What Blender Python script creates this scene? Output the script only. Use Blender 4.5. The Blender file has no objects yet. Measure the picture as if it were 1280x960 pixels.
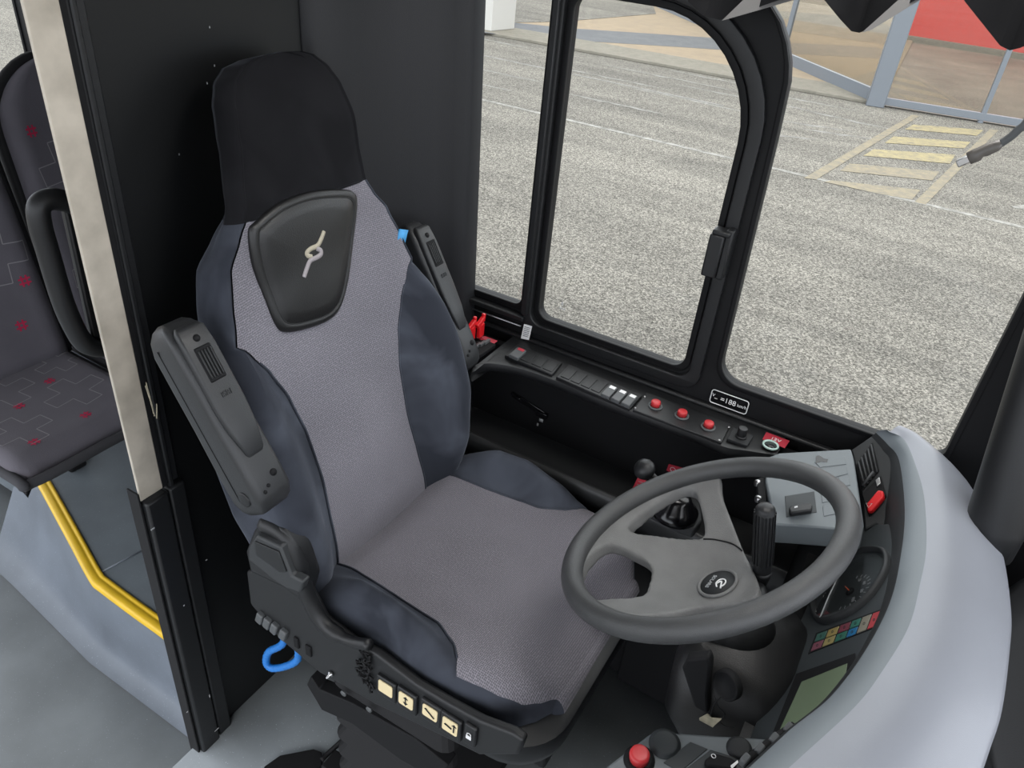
import bpy, bmesh, math, random
from mathutils import Vector, Matrix, noise
random.seed(4)
scn = bpy.context.scene
COL = scn.collection
V = Vector
# ------------------------------------------------------------------ camera
F = 961.0
CAM = V((0, 0, 1.62))
_Z = -V((-150, -1470, 961)).normalized()
_X = -V((-2106, 843, 961)).normalized()
_X = (_X - _Z * _X.dot(_Z)).normalized()
_Y = _Z.cross(_X)
if _Y.x < 0: _Y = -_Y
def ray(px, py):
    c = V((px - 640, -(py - 480), F))
    return V((c.dot(_X), c.dot(_Y), c.dot(_Z)))
def at_x(px, py, x): r = ray(px, py); return CAM + r * ((x - CAM.x) / r.x)
def at_y(px, py, y): r = ray(px, py); return CAM + r * ((y - CAM.y) / r.y)
def at_z(px, py, z): r = ray(px, py); return CAM + r * ((z - CAM.z) / r.z)
class Plane:
    def __init__(s, p, n): s.p = V(p); s.n = V(n).normalized()
    def at(s, px, py, h=0.0):
        r = ray(px, py); q = s.p + s.n * h
        return CAM + r * ((q - CAM).dot(s.n) / r.dot(s.n))
cd = bpy.data.cameras.new('camera'); cam = bpy.data.objects.new('camera', cd); COL.objects.link(cam)
cd.sensor_width = 36; cd.lens = 36 * F / 1280; cd.clip_start = 0.02; cd.clip_end = 200
rt = V((_X.x, _Y.x, _Z.x)); up = V((_X.y, _Y.y, _Z.y)); fw = V((_X.z, _Y.z, _Z.z))
cam.matrix_world = Matrix(((rt.x, up.x, -fw.x, CAM.x), (rt.y, up.y, -fw.y, CAM.y), (rt.z, up.z, -fw.z, CAM.z), (0, 0, 0, 1)))
scn.camera = cam

# ------------------------------------------------------------------ materials
def srgb(c):
    return tuple(((v / 255) / 12.92 if v / 255 <= 0.04045 else ((v / 255 + 0.055) / 1.055) ** 2.4) for v in c) + (1,)
def mat(name, col, rough=0.5, metal=0.0, spec=0.5, bump=None, var=0.0, vscale=6, sheen=0.0, coat=0.0):
    """col in linear rgb; bump=(kind, scale, strength)"""
    m = bpy.data.materials.new(name); m.use_nodes = True
    nt = m.node_tree; b = nt.nodes['Principled BSDF']
    c = tuple(col) + (1,) if len(col) == 3 else col
    b.inputs['Base Color'].default_value = c
    b.inputs['Roughness'].default_value = rough
    b.inputs['Metallic'].default_value = metal
    b.inputs['Specular IOR Level'].default_value = spec
    if sheen:
        b.inputs['Sheen Weight'].default_value = sheen; b.inputs['Sheen Roughness'].default_value = 0.45
    if coat: b.inputs['Coat Weight'].default_value = coat
    tc = nt.nodes.new('ShaderNodeTexCoord')
    if var:
        n = nt.nodes.new('ShaderNodeTexNoise'); n.inputs['Scale'].default_value = vscale; n.inputs['Detail'].default_value = 5
        nt.links.new(tc.outputs['Object'], n.inputs['Vector'])
        mr = nt.nodes.new('ShaderNodeMapRange'); mr.inputs[1].default_value = 0.3; mr.inputs[2].default_value = 0.7
        mr.inputs[3].default_value = 1 - var; mr.inputs[4].default_value = 1 + var
        nt.links.new(n.outputs['Fac'], mr.inputs[0])
        mx = nt.nodes.new('ShaderNodeVectorMath'); mx.operation = 'SCALE'
        mx.inputs[0].default_value = c[:3]
        nt.links.new(mr.outputs[0], mx.inputs['Scale']); nt.links.new(mx.outputs[0], b.inputs['Base Color'])
    if bump:
        kind, sc, st = bump
        if kind == 'weave':
            w1 = nt.nodes.new('ShaderNodeTexVoronoi'); w1.inputs['Scale'].default_value = sc
            w1.feature = 'F1'
            nt.links.new(tc.outputs['Object'], w1.inputs['Vector']); out = w1.outputs['Distance']
        else:
            w1 = nt.nodes.new('ShaderNodeTexNoise'); w1.inputs['Scale'].default_value = sc; w1.inputs['Detail'].default_value = 3
            nt.links.new(tc.outputs['Object'], w1.inputs['Vector']); out = w1.outputs['Fac']
        bp = nt.nodes.new('ShaderNodeBump'); bp.inputs['Strength'].default_value = st; bp.inputs['Distance'].default_value = 0.002
        nt.links.new(out, bp.inputs['Height']); nt.links.new(bp.outputs[0], b.inputs['Normal'])
    return m
def weave_mat(name, ca, cb, scale, bump=0.5, tilt=0.0):
    """small two-tone knit"""
    m = mat(name, ca, 0.9, spec=0.2, sheen=0.12)
    nt = m.node_tree; b = nt.nodes['Principled BSDF']
    tc = nt.nodes.new('ShaderNodeTexCoord')
    v = nt.nodes.new('ShaderNodeTexVoronoi'); v.inputs['Scale'].default_value = scale; v.inputs['Randomness'].default_value = 0.3
    n = nt.nodes.new('ShaderNodeTexNoise'); n.inputs['Scale'].default_value = 5; n.inputs['Detail'].default_value = 4
    mp = nt.nodes.new('ShaderNodeVectorRotate'); mp.rotation_type = 'Y_AXIS'; mp.inputs['Angle'].default_value = tilt
    v.voronoi_dimensions = '2D'
    nt.links.new(tc.outputs['Object'], mp.inputs['Vector'])
    nt.links.new(mp.outputs[0], v.inputs['Vector']); nt.links.new(tc.outputs['Object'], n.inputs['Vector'])
    r = nt.nodes.new('ShaderNodeValToRGB'); r.color_ramp.elements[0].position = 0.2; r.color_ramp.elements[1].position = 0.65
    r.color_ramp.elements[0].color = tuple(ca) + (1,); r.color_ramp.elements[1].color = tuple(cb) + (1,)
    nt.links.new(v.outputs['Distance'], r.inputs[0])
    mr = nt.nodes.new('ShaderNodeMapRange'); mr.inputs[1].default_value = 0.3; mr.inputs[2].default_value = 0.7; mr.inputs[3].default_value = 0.88; mr.inputs[4].default_value = 1.1
    nt.links.new(n.outputs['Fac'], mr.inputs[0])
    mx = nt.nodes.new('ShaderNodeVectorMath'); mx.operation = 'SCALE'
    nt.links.new(r.outputs[0], mx.inputs[0]); nt.links.new(mr.outputs[0], mx.inputs['Scale']); nt.links.new(mx.outputs[0], b.inputs['Base Color'])
    bp = nt.nodes.new('ShaderNodeBump'); bp.inputs['Strength'].default_value = bump; bp.inputs['Distance'].default_value = 0.001; bp.invert = True
    nt.links.new(v.outputs['Distance'], bp.inputs['Height']); nt.links.new(bp.outputs[0], b.inputs['Normal'])
    return m
def velvet_mat(name, base, tip, sc=7, sh=0.2):
    m = mat(name, base, 0.95, spec=0.1, sheen=0.0)
    nt = m.node_tree; b = nt.nodes['Principled BSDF']
    b.inputs['Sheen Weight'].default_value = sh; b.inputs['Sheen Roughness'].default_value = 0.35
    b.inputs['Sheen Tint'].default_value = (0.8, 0.86, 1, 1)
    tc = nt.nodes.new('ShaderNodeTexCoord')
    n = nt.nodes.new('ShaderNodeTexNoise'); n.inputs['Scale'].default_value = sc; n.inputs['Detail'].default_value = 3; n.inputs['Distortion'].default_value = 0.6
    nt.links.new(tc.outputs['Object'], n.inputs['Vector'])
    r = nt.nodes.new('ShaderNodeValToRGB'); r.color_ramp.elements[0].position = 0.42; r.color_ramp.elements[1].position = 0.72
    r.color_ramp.elements[0].color = tuple(base) + (1,); r.color_ramp.elements[1].color = tuple(tip) + (1,)
    nt.links.new(n.outputs['Fac'], r.inputs[0]); nt.links.new(r.outputs[0], b.inputs['Base Color'])
    n2 = nt.nodes.new('ShaderNodeTexNoise'); n2.inputs['Scale'].default_value = 900
    nt.links.new(tc.outputs['Object'], n2.inputs['Vector'])
    bp = nt.nodes.new('ShaderNodeBump'); bp.inputs['Strength'].default_value = 0.25; bp.inputs['Distance'].default_value = 0.001
    nt.links.new(n2.outputs['Fac'], bp.inputs['Height']); nt.links.new(bp.outputs[0], b.inputs['Normal'])
    return m
M = {}
M['fabric'] = weave_mat('grey_knit', (0.100, 0.095, 0.108), (0.235, 0.223, 0.250), 300)
M['fabric_back'] = weave_mat('grey_knit_upright', (0.105, 0.101, 0.115), (0.245, 0.235, 0.265), 300, tilt=math.radians(75.8))
M['velvet'] = velvet_mat('blue_velvet', (0.028, 0.031, 0.040), (0.072, 0.080, 0.100))
M['head'] = velvet_mat('dark_velvet', (0.0085, 0.0085, 0.0098), (0.013, 0.013, 0.0148), 9, 0.10)
M['leather'] = mat('black_leather', (0.0105, 0.0105, 0.0105), 0.38, spec=0.55, bump=('noise', 500, 0.25))
M['plastic'] = mat('black_plastic', (0.0085, 0.009, 0.01), 0.45, spec=0.45, bump=('noise', 700, 0.15))
M['plastic2'] = mat('charcoal_plastic', (0.028, 0.03, 0.032), 0.5, spec=0.45, bump=('noise', 600, 0.2))
M['armgrey'] = mat('arm_plastic', (0.021, 0.022, 0.0235), 0.42, spec=0.5, bump=('noise', 600, 0.2))
M['matt'] = mat('matt_black', (0.0035, 0.0036, 0.0045), 0.75, spec=0.3)
M['gloss'] = mat('gloss_black', (0.005, 0.005, 0.006), 0.18, spec=0.5)
M['rubber'] = mat('rubber', (0.008, 0.008, 0.009), 0.7, spec=0.3)
M['frame'] = mat('frame_black', (0.0032, 0.0033, 0.004), 0.55, spec=0.25)
M['wheel'] = mat('wheel_grain', (0.044, 0.045, 0.046), 0.42, spec=0.5, bump=('noise', 900, 0.35), var=0.12, vscale=12)
M['hub'] = mat('hub_grain', (0.13, 0.13, 0.128), 0.5, spec=0.5, bump=('noise', 700, 0.45), var=0.1, vscale=25)
M['dashgrey'] = mat('cowl_grey', (0.235, 0.248, 0.28), 0.33, spec=0.5, bump=('noise', 900, 0.12), var=0.04, vscale=5)
M['dashband'] = mat('cowl_band_grey', (0.165, 0.188, 0.205), 0.5, spec=0.45, bump=('noise', 900, 0.15))
M['panelgrey'] = mat('panel_grey', (0.125, 0.142, 0.152), 0.5, spec=0.4, bump=('noise', 900, 0.1))
M['darkpanel'] = mat('dark_panel', (0.03, 0.035, 0.038), 0.55, spec=0.35)
M['inner'] = mat('inner_charcoal', (0.018, 0.0195, 0.021), 0.6, spec=0.35, bump=('noise', 900, 0.2))
M['console'] = mat('console_black', (0.0095, 0.01, 0.011), 0.42, spec=0.45, bump=('noise', 700, 0.2))
M['button'] = mat('button_grey', (0.075, 0.08, 0.083), 0.5)
M['red'] = mat('red_plastic', (0.62, 0.012, 0.016), 0.35)
M['redbtn'] = mat('red_button', (0.5, 0.03, 0.035), 0.4)
M['redlabel'] = mat('red_label', (0.42, 0.03, 0.05), 0.4)
M['white'] = mat('white_print', (0.75, 0.75, 0.75), 0.5)
M['palegrey'] = mat('pale_print', (0.35, 0.36, 0.37), 0.5)
M['beige'] = mat('beige_key', (0.72, 0.6, 0.36), 0.5)
M['blue'] = mat('blue_hose', (0.015, 0.16, 0.50), 0.4)
M['bluetag'] = mat('blue_tag', (0.05, 0.3, 0.62), 0.6)
M['paper'] = mat('old_paper', (0.42, 0.38, 0.28), 0.8, var=0.25, vscale=90)
M['lcd'] = mat('lcd_green', (0.14, 0.18, 0.115), 0.2, spec=0.5)
M['gauge'] = mat('gauge_face', (0.03, 0.036, 0.038), 0.5)
M['orange'] = mat('orange_needle', (0.7, 0.12, 0.04), 0.5)
M['metal'] = mat('bare_metal', (0.5, 0.5, 0.5), 0.3, 1.0)
M['emb1'] = mat('emblem_beige', (0.42, 0.38, 0.29), 0.6, bump=('noise', 600, 0.4))
M['emb2'] = mat('emblem_mauve', (0.33, 0.30, 0.31), 0.6, bump=('noise', 600, 0.4))
M['yellow'] = mat('yellow_strip', (0.58, 0.37, 0.015), 0.45, var=0.08, vscale=12)
M['blindlit'] = mat('blind_ground_lit', (0.16, 0.155, 0.15), 0.8)  # paler copy of the blind cloth, ground-reflected light put into its colour
M['socket'] = mat('socket_ring', (0.45, 0.6, 0.55), 0.3)
M['blindblack'] = mat('blind_black', (0.008, 0.008, 0.009), 0.85, spec=0.2)
M['wallblack'] = mat('partition_black', (0.0042, 0.0046, 0.005), 0.42, spec=0.4, bump=('noise', 25, 0.06))
M['pillar'] = mat('pillar_charcoal', (0.014, 0.0145, 0.0165), 0.5, spec=0.4, bump=('noise', 700, 0.2))
def stainless():
    m = mat('brushed_post', (0.62, 0.58, 0.50), 0.45, 0.3)
    nt = m.node_tree; b = nt.nodes['Principled BSDF']; tc = nt.nodes.new('ShaderNodeTexCoord')
    n = nt.nodes.new('ShaderNodeTexNoise'); n.inputs['Scale'].default_value = 14; n.inputs['Detail'].default_value = 6
    r = nt.nodes.new('ShaderNodeValToRGB'); r.color_ramp.elements[0].position = 0.3; r.color_ramp.elements[1].position = 0.62
    r.color_ramp.elements[0].color = (0.44, 0.395, 0.325, 1); r.color_ramp.elements[1].color = (0.66, 0.595, 0.50, 1)
    nt.links.new(tc.outputs['Object'], n.inputs['Vector']); nt.links.new(n.outputs['Fac'], r.inputs[0]); nt.links.new(r.outputs[0], b.inputs['Base Color'])
    return m
M['post'] = stainless()
M['plugm'] = mat('plug_taupe', (.11, .10, .09), .4)
M['shroud'] = mat('shroud_black', (.0052, .0054, .006), .42, spec=.4, bump=('noise', 700, .2))
M['ledge'] = mat('ledge_black', (0.024, 0.025, 0.026), 0.42, spec=0.45, bump=('noise', 700, 0.2))
def floor_mat(name, base, sp=0.3):
    m = mat(name, base, 0.5, spec=0.35)
    nt = m.node_tree; b = nt.nodes['Principled BSDF']; tc = nt.nodes.new('ShaderNodeTexCoord')
    n = nt.nodes.new('ShaderNodeTexNoise'); n.inputs['Scale'].default_value = 4; n.inputs['Detail'].default_value = 7
    v = nt.nodes.new('ShaderNodeTexNoise'); v.inputs['Scale'].default_value = 260; v.inputs['Detail'].default_value = 1
    r = nt.nodes.new('ShaderNodeValToRGB'); r.color_ramp.elements[0].position = 0.3; r.color_ramp.elements[1].position = 0.7
    r.color_ramp.elements[0].color = tuple(c * 0.78 for c in base) + (1,); r.color_ramp.elements[1].color = tuple(c * 1.2 for c in base) + (1,)
    r2 = nt.nodes.new('ShaderNodeValToRGB'); r2.color_ramp.elements[0].position = 0.70; r2.color_ramp.elements[1].position = 0.78
    r2.color_ramp.elements[0].color = (0, 0, 0, 1); r2.color_ramp.elements[1].color = (0.5, 0.5, 0.5, 1)
    mx = nt.nodes.new('ShaderNodeMix'); mx.data_type = 'RGBA'; mx.inputs[7].default_value = tuple(min(1, c * 2.6) for c in base) + (1,)
    nt.links.new(tc.outputs['Object'], n.inputs['Vector']); nt.links.new(tc.outputs['Object'], v.inputs['Vector'])
    nt.links.new(n.outputs['Fac'], r.inputs[0]); nt.links.new(v.outputs['Fac'], r2.inputs[0])
    nt.links.new(r2.outputs[0], mx.inputs[0]); nt.links.new(r.outputs[0], mx.inputs[6]); nt.links.new(mx.outputs[2], b.inputs['Base Color'])
    return m
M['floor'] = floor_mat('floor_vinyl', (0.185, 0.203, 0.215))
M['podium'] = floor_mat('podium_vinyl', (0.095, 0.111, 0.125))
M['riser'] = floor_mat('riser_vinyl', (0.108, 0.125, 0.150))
OD = 0.40
def od(c): return tuple(v * OD for v in c)
def asphalt():
    m = mat('asphalt', (0.3, 0.29, 0.27), 0.95, spec=0.1)
    nt = m.node_tree; b = nt.nodes['Principled BSDF']; tc = nt.nodes.new('ShaderNodeTexCoord')
    v = nt.nodes.new('ShaderNodeTexVoronoi'); v.inputs['Scale'].default_value = 95; v.inputs['Randomness'].default_value = 1
    n0 = nt.nodes.new('ShaderNodeTexNoise'); n0.inputs['Scale'].default_value = 110; n0.inputs['Detail'].default_value = 4
    r = nt.nodes.new('ShaderNodeValToRGB')
    r.color_ramp.elements[0].position = 0.05; r.color_ramp.elements[0].color = (0.042, 0.040, 0.036, 1)
    r.color_ramp.elements[1].position = 0.95; r.color_ramp.elements[1].color = (0.25, 0.238, 0.215, 1)
    e = r.color_ramp.elements.new(0.55); e.color = (0.128, 0.122, 0.112, 1)
    nt.links.new(tc.outputs['Object'], v.inputs['Vector']); nt.links.new(tc.outputs['Object'], n0.inputs['Vector'])
    sep = nt.nodes.new('ShaderNodeSeparateColor'); nt.links.new(v.outputs['Color'], sep.inputs[0])
    mm = nt.nodes.new('ShaderNodeMath'); mm.operation = 'MULTIPLY_ADD'; mm.inputs[1].default_value = 0.75
    m2 = nt.nodes.new('ShaderNodeMath'); m2.operation = 'MULTIPLY_ADD'; m2.inputs[1].default_value = 0.9; m2.inputs[2].default_value = -0.32
    nt.links.new(n0.outputs['Fac'], m2.inputs[0]); nt.links.new(sep.outputs[0], mm.inputs[0]); nt.links.new(m2.outputs[0], mm.inputs[2])
    nt.links.new(mm.outputs[0], r.inputs[0])
    # broad scuffs, stretched along the bus
    mp = nt.nodes.new('ShaderNodeMapping'); mp.inputs['Scale'].default_value = (0.35, 1.6, 1)
    n1 = nt.nodes.new('ShaderNodeTexNoise'); n1.inputs['Scale'].default_value = 1.1; n1.inputs['Detail'].default_value = 7; n1.inputs['Distortion'].default_value = 0.8
    nt.links.new(tc.outputs['Object'], mp.inputs[0]); nt.links.new(mp.outputs[0], n1.inputs['Vector'])
    r1 = nt.nodes.new('ShaderNodeValToRGB'); r1.color_ramp.elements[0].position = 0.3; r1.color_ramp.elements[1].position = 0.75
    r1.color_ramp.elements[0].color = (0.84, 0.84, 0.84, 1); r1.color_ramp.elements[1].color = (1.35, 1.34, 1.32, 1)
    nt.links.new(n1.outputs['Fac'], r1.inputs[0])
    mx = nt.nodes.new('ShaderNodeMix'); mx.data_type = 'RGBA'; mx.blend_type = 'MULTIPLY'; mx.inputs[0].default_value = 1
    nt.links.new(r.outputs[0], mx.inputs[6]); nt.links.new(r1.outputs[0], mx.inputs[7]); nt.links.new(mx.outputs[2], b.inputs['Base Color'])
    return m
M['asphalt'] = asphalt()
def worn(name, col, under=(0.3, 0.29, 0.27), lo=0.35, hi=0.6, sc=9):
    col = od(col); under = od(under)
    m = mat(name, col, 0.9, spec=0.1)
    nt = m.node_tree; b = nt.nodes['Principled BSDF']; tc = nt.nodes.new('ShaderNodeTexCoord')
    n = nt.nodes.new('ShaderNodeTexNoise'); n.inputs['Scale'].default_value = sc; n.inputs['Detail'].default_value = 8; n.inputs['Roughness'].default_value = 0.75
    r = nt.nodes.new('ShaderNodeValToRGB'); r.color_ramp.elements[0].position = lo; r.color_ramp.elements[1].position = hi
    r.color_ramp.elements[0].color = tuple(under) + (1,); r.color_ramp.elements[1].color = tuple(col) + (1,)
    nt.links.new(tc.outputs['Object'], n.inputs['Vector']); nt.links.new(n.outputs['Fac'], r.inputs[0]); nt.links.new(r.outputs[0], b.inputs['Base Color'])
    return m
M['paintw'] = worn('white_road_paint', (0.68, 0.67, 0.63))
M['painty'] = worn('yellow_road_paint', (0.72, 0.62, 0.36), (.42, .38, .30), lo=0.35, hi=0.6)
M['painty2'] = worn('faded_yellow_paint', (0.60, 0.52, 0.37), (.40, .37, .32), lo=0.35, hi=0.65)
M['scuff'] = worn('pale_scuff', (0.62, 0.61, 0.59), (.36, .35, .33), lo=0.4, hi=0.65, sc=5)
M['kerb'] = worn('kerb_concrete', (0.46, 0.43, 0.37), (0.36, 0.34, 0.29))
M['tile'] = worn('beige_paving', (0.62, 0.50, 0.36), (0.52, 0.43, 0.33), sc=3)
M['tilegrey'] = worn('grey_paving', (0.30, 0.31, 0.33), (0.25, 0.26, 0.28), sc=3)
M['whitecol'] = mat('white_column', (0.42, 0.415, 0.40), 0.7)
M['alu'] = mat('grey_aluminium', (0.15, 0.168, 0.195), 0.4, 0.2)
M['redwall'] = mat('red_wall', (0.62, 0.016, 0.012), 0.6)
def glass(name, tint=(1, 1, 1), refl=0.0, rcol=(1, 1, 1), ior=1.45):
    m = bpy.data.materials.new(name); m.use_nodes = True; nt = m.node_tree; nt.nodes.clear()
    o = nt.nodes.new('ShaderNodeOutputMaterial'); t = nt.nodes.new('ShaderNodeBsdfTransparent'); g = nt.nodes.new('ShaderNodeBsdfGlossy')
    t.inputs[0].default_value = tuple(tint) + (1,); g.inputs['Roughness'].default_value = 0.0; g.inputs[0].default_value = tuple(rcol) + (1,)
    f = nt.nodes.new('ShaderNodeFresnel'); geo = nt.nodes.new('ShaderNodeNewGeometry')
    mi = nt.nodes.new('ShaderNodeMapRange'); mi.inputs[3].default_value = ior; mi.inputs[4].default_value = 1 / ior
    nt.links.new(geo.outputs['Backfacing'], mi.inputs[0]); nt.links.new(mi.outputs[0], f.inputs[0])
    mx = nt.nodes.new('ShaderNodeMixShader')
    if refl:
        a = nt.nodes.new('ShaderNodeMath'); a.operation = 'ADD'; a.use_clamp = True; a.inputs[1].default_value = refl
        nt.links.new(f.outputs[0], a.inputs[0]); nt.links.new(a.outputs[0], mx.inputs[0])
    else:
        nt.links.new(f.outputs[0], mx.inputs[0])
    nt.links.new(t.outputs[0], mx.inputs[1]); nt.links.new(g.outputs[0], mx.inputs[2]); nt.links.new(mx.outputs[0], o.inputs[0])
    return m
M['glass'] = glass('window_glass', (0.93, 0.94, 0.93), ior=1.25)
M['facade'] = glass('facade_glass', (0.78, 0.76, 0.72), 0.10)
M['lens'] = glass('gauge_lens', (0.9, 0.9, 0.9), 0.03)

# ------------------------------------------------------------------ object helpers
ORIG = {}
def empty(name, loc, label, cat, group=None):
    o = bpy.data.objects.new(name, None); COL.objects.link(o); o.location = loc; o.empty_display_size = 0.05
    ORIG[o] = V(loc); o['label'] = label; o['category'] = cat
    if group: o['group'] = group
    return o
def finish(o, parent=None, label=None, cat=None, kind=None, group=None):
    if parent is not None:
        o.parent = parent
        ORIG[o] = ORIG[parent]
    else: ORIG[o] = V((0, 0, 0))
    if label: o['label'] = label
    if cat: o['category'] = cat
    if kind: o['kind'] = kind
    if group: o['group'] = group
    return o
def mk(name, verts, faces, m, parent=None, smooth=True, bevel=0, seg=2, auto=None, mats=None, midx=None, **kw):
    off = ORIG[parent] if parent is not None else V((0, 0, 0))
    me = bpy.data.meshes.new(name); me.from_pydata([tuple(V(v) - off) for v in verts], [], faces); me.update()
    for mm in (mats or [m]): me.materials.append(M[mm] if isinstance(mm, str) else mm)
    bm = bmesh.new(); bm.from_mesh(me); bmesh.ops.remove_doubles(bm, verts=bm.verts, dist=1e-6)
    if midx is None: bmesh.ops.recalc_face_normals(bm, faces=bm.faces)
    bm.to_mesh(me); bm.free()
    if midx is not None and len(midx) == len(me.polygons):
        for p, i in zip(me.polygons, midx): p.material_index = i
    for p in me.polygons: p.use_smooth = smooth
    o = bpy.data.objects.new(name, me); COL.objects.link(o)
    if bevel:
        b = o.modifiers.new('bevel', 'BEVEL'); b.width = bevel; b.segments = seg; b.limit_method = 'ANGLE'; b.angle_limit = math.radians(35)
        b.harden_normals = False
    if smooth and (auto or bevel):
        me.set_sharp_from_angle(angle=math.radians(auto or 40))
    return finish(o, parent, **kw)
class B:
    """mesh collector"""
    def __init__(s): s.v = []; s.f = []; s.m = []
    def add(s, v, f, mi=0):
        n = len(s.v); s.v += [V(a) for a in v]; s.f += [tuple(i + n for i in q) for q in f]; s.m += [mi] * len(f); return s
    def box(s, c, size, ax=(V((1, 0, 0)), V((0, 1, 0)), V((0, 0, 1))), mi=0):
        c = V(c); a, b_, d = [V(q) * (k / 2) for q, k in zip(ax, size)]
        vs = [c + a * i + b_ * j + d * k for i in (-1, 1) for j in (-1, 1) for k in (-1, 1)]
        return s.add(vs, [(0, 1, 3, 2), (4, 6, 7, 5), (0, 4, 5, 1), (2, 3, 7, 6), (0, 2, 6, 4), (1, 5, 7, 3)], mi)
    def prism(s, poly, ext, mi=0):
        n = len(poly); ext = V(ext); vs = [V(p) for p in poly] + [V(p) + ext for p in poly]
        return s.add(vs, [tuple(range(n - 1, -1, -1)), tuple(range(n, 2 * n))] + [(i, (i + 1) % n, (i + 1) % n + n, i + n) for i in range(n)], mi)
    def tube(s, pts, r, n=10, mi=0, closed=False, sq=1.0, cap=True):
        pts = [V(p) for p in pts]; N = len(pts); rs = r if isinstance(r, (list, tuple)) else [r] * N
        rings = []; T0 = None; nrm = None
        for i in range(N):
            t = (pts[(i + 1) % N] - pts[i - 1]) if closed else (pts[min(i + 1, N - 1)] - pts[max(i - 1, 0)])
            t.normalize()
            if nrm is None:
                nrm = t.orthogonal().normalized()
            else:
                nrm = (nrm - t * nrm.dot(t)).normalized()
            bn = t.cross(nrm)
            rings.append([pts[i] + (nrm * math.cos(a) + bn * math.sin(a) * sq) * rs[i] for a in [2 * math.pi * k / n for k in range(n)]])
        vs = [p for q in rings for p in q]; fs = []
        for i in range(N if closed else N - 1):
            j = (i + 1) % N
            for k in range(n): fs.append((i * n + k, i * n + (k + 1) % n, j * n + (k + 1) % n, j * n + k))
        if cap and not closed: fs += [tuple(range(n))[::-1], tuple((N - 1) * n + k for k in range(n))]
        return s.add(vs, fs, mi)
    def lathe(s, base, axis, prof, n=24, mi=0):
        axis = V(axis).normalized(); u = axis.orthogonal().normalized(); w = axis.cross(u); base = V(base)
        vs = []; fs = []
        for (r, h) in prof:
            for k in range(n):
                a = 2 * math.pi * k / n; vs.append(base + axis * h + (u * math.cos(a) + w * math.sin(a)) * r)
        for i in range(len(prof) - 1):
            for k in range(n): fs.append((i * n + k, i * n + (k + 1) % n, (i + 1) * n + (k + 1) % n, (i + 1) * n + k))
        fs += [tuple(range(n))[::-1], tuple((len(prof) - 1) * n + k for k in range(n))]
        return s.add(vs, fs, mi)
    def grid(s, rows, mi=0, close=False, caps=False):
        n = len(rows[0]); vs = [p for r in rows for p in r]; fs = []
        for i in range(len(rows) - 1):
            for k in range(n if close else n - 1):
                fs.append((i * n + k, i * n + (k + 1) % n, (i + 1) * n + (k + 1) % n, (i + 1) * n + k))
        if caps: fs += [tuple(range(n))[::-1], tuple((len(rows) - 1) * n + k for k in range(n))]
        return s.add(vs, fs, mi)
    def out(s, name, m, parent=None, **kw):
        if isinstance(m, (list, tuple)): return mk(name, s.v, s.f, None, parent, mats=m, midx=s.m, **kw)
        return mk(name, s.v, s.f, m, parent, **kw)
def crom(pts, n=6, closed=False):
    pts = [V(p) for p in pts]; N = len(pts); out = []
    for i in range(N if closed else N - 1):
        if closed: p0, p1, p2, p3 = pts[i - 1], pts[i], pts[(i + 1) % N], pts[(i + 2) % N]
        else: p0, p1, p2, p3 = pts[max(i - 1, 0)], pts[i], pts[i + 1], pts[min(i + 2, N - 1)]
        for k in range(n):
            t = k / n
            out.append(0.5 * ((2 * p1) + (p2 - p0) * t + (2 * p0 - 5 * p1 + 4 * p2 - p3) * t * t + (3 * p1 - p0 - 3 * p2 + p3) * t ** 3))
    if not closed: out.append(pts[-1])
    return out
def lerp(tab, x):
    if x <= tab[0][0]: return tab[0][1]
    for (a, b), (c, d) in zip(tab, tab[1:]):
        if x <= c:
            t = (x - a) / (c - a); t = t * t * (3 - 2 * t) * 0.35 + t * 0.65
            return b + (d - b) * t
    return tab[-1][1]
def sm(t): t = max(0, min(1, t)); return t * t * (3 - 2 * t)
def text(name, s, size, org, right, upv, m, parent, h=0.0004, centre=True, bold=0, **kw):
    cu = bpy.data.curves.new(name, 'FONT'); cu.body = s; cu.size = size; cu.extrude = h; cu.offset = bold
    cu.align_x = 'CENTER' if centre else 'LEFT'; cu.align_y = 'CENTER'
    to = bpy.data.objects.new(name, cu); COL.objects.link(to)
    dg = bpy.context.evaluated_depsgraph_get(); me = bpy.data.meshes.new_from_object(to.evaluated_get(dg)); bpy.data.objects.remove(to)
    r = V(right).normalized(); u = V(upv); u = (u - r * u.dot(r)).normalized(); nn = r.cross(u)
    org = V(org); vs = [org + r * v.co.x + u * v.co.y + nn * (v.co.z + h) for v in me.vertices]
    fs = [tuple(p.vertices) for p in me.polygons]
    return mk(name, vs, fs, m, parent, smooth=False, **kw)
def plate(outline, holes, axu, axv, org, thick, name, m, parent=None, bevel=0.0, **kw):
    """filled 2-D outline with holes, in the plane org + u*axu + v*axv"""
    cu = bpy.data.curves.new(name, 'CURVE'); cu.dimensions = '2D'; cu.fill_mode = 'BOTH'; cu.extrude = thick / 2
    if bevel: cu.bevel_depth = bevel; cu.bevel_resolution = 2
    for pl in [outline] + holes:
        sp = cu.splines.new('POLY'); sp.points.add(len(pl) - 1); sp.use_cyclic_u = True
        for q, (a, b) in zip(sp.points, pl): q.co = (a, b, 0, 1)
    to = bpy.data.objects.new(name, cu); COL.objects.link(to)
    dg = bpy.context.evaluated_depsgraph_get(); me = bpy.data.meshes.new_from_object(to.evaluated_get(dg)); bpy.data.objects.remove(to)
    axu = V(axu); axv = V(axv); nn = axu.cross(axv); org = V(org)
    vs = [org + axu * v.co.x + axv * v.co.y + nn * v.co.z for v in me.vertices]
    return mk(name, vs, [tuple(p.vertices) for p in me.polygons], m, parent, smooth=True, auto=35, **kw)
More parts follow.
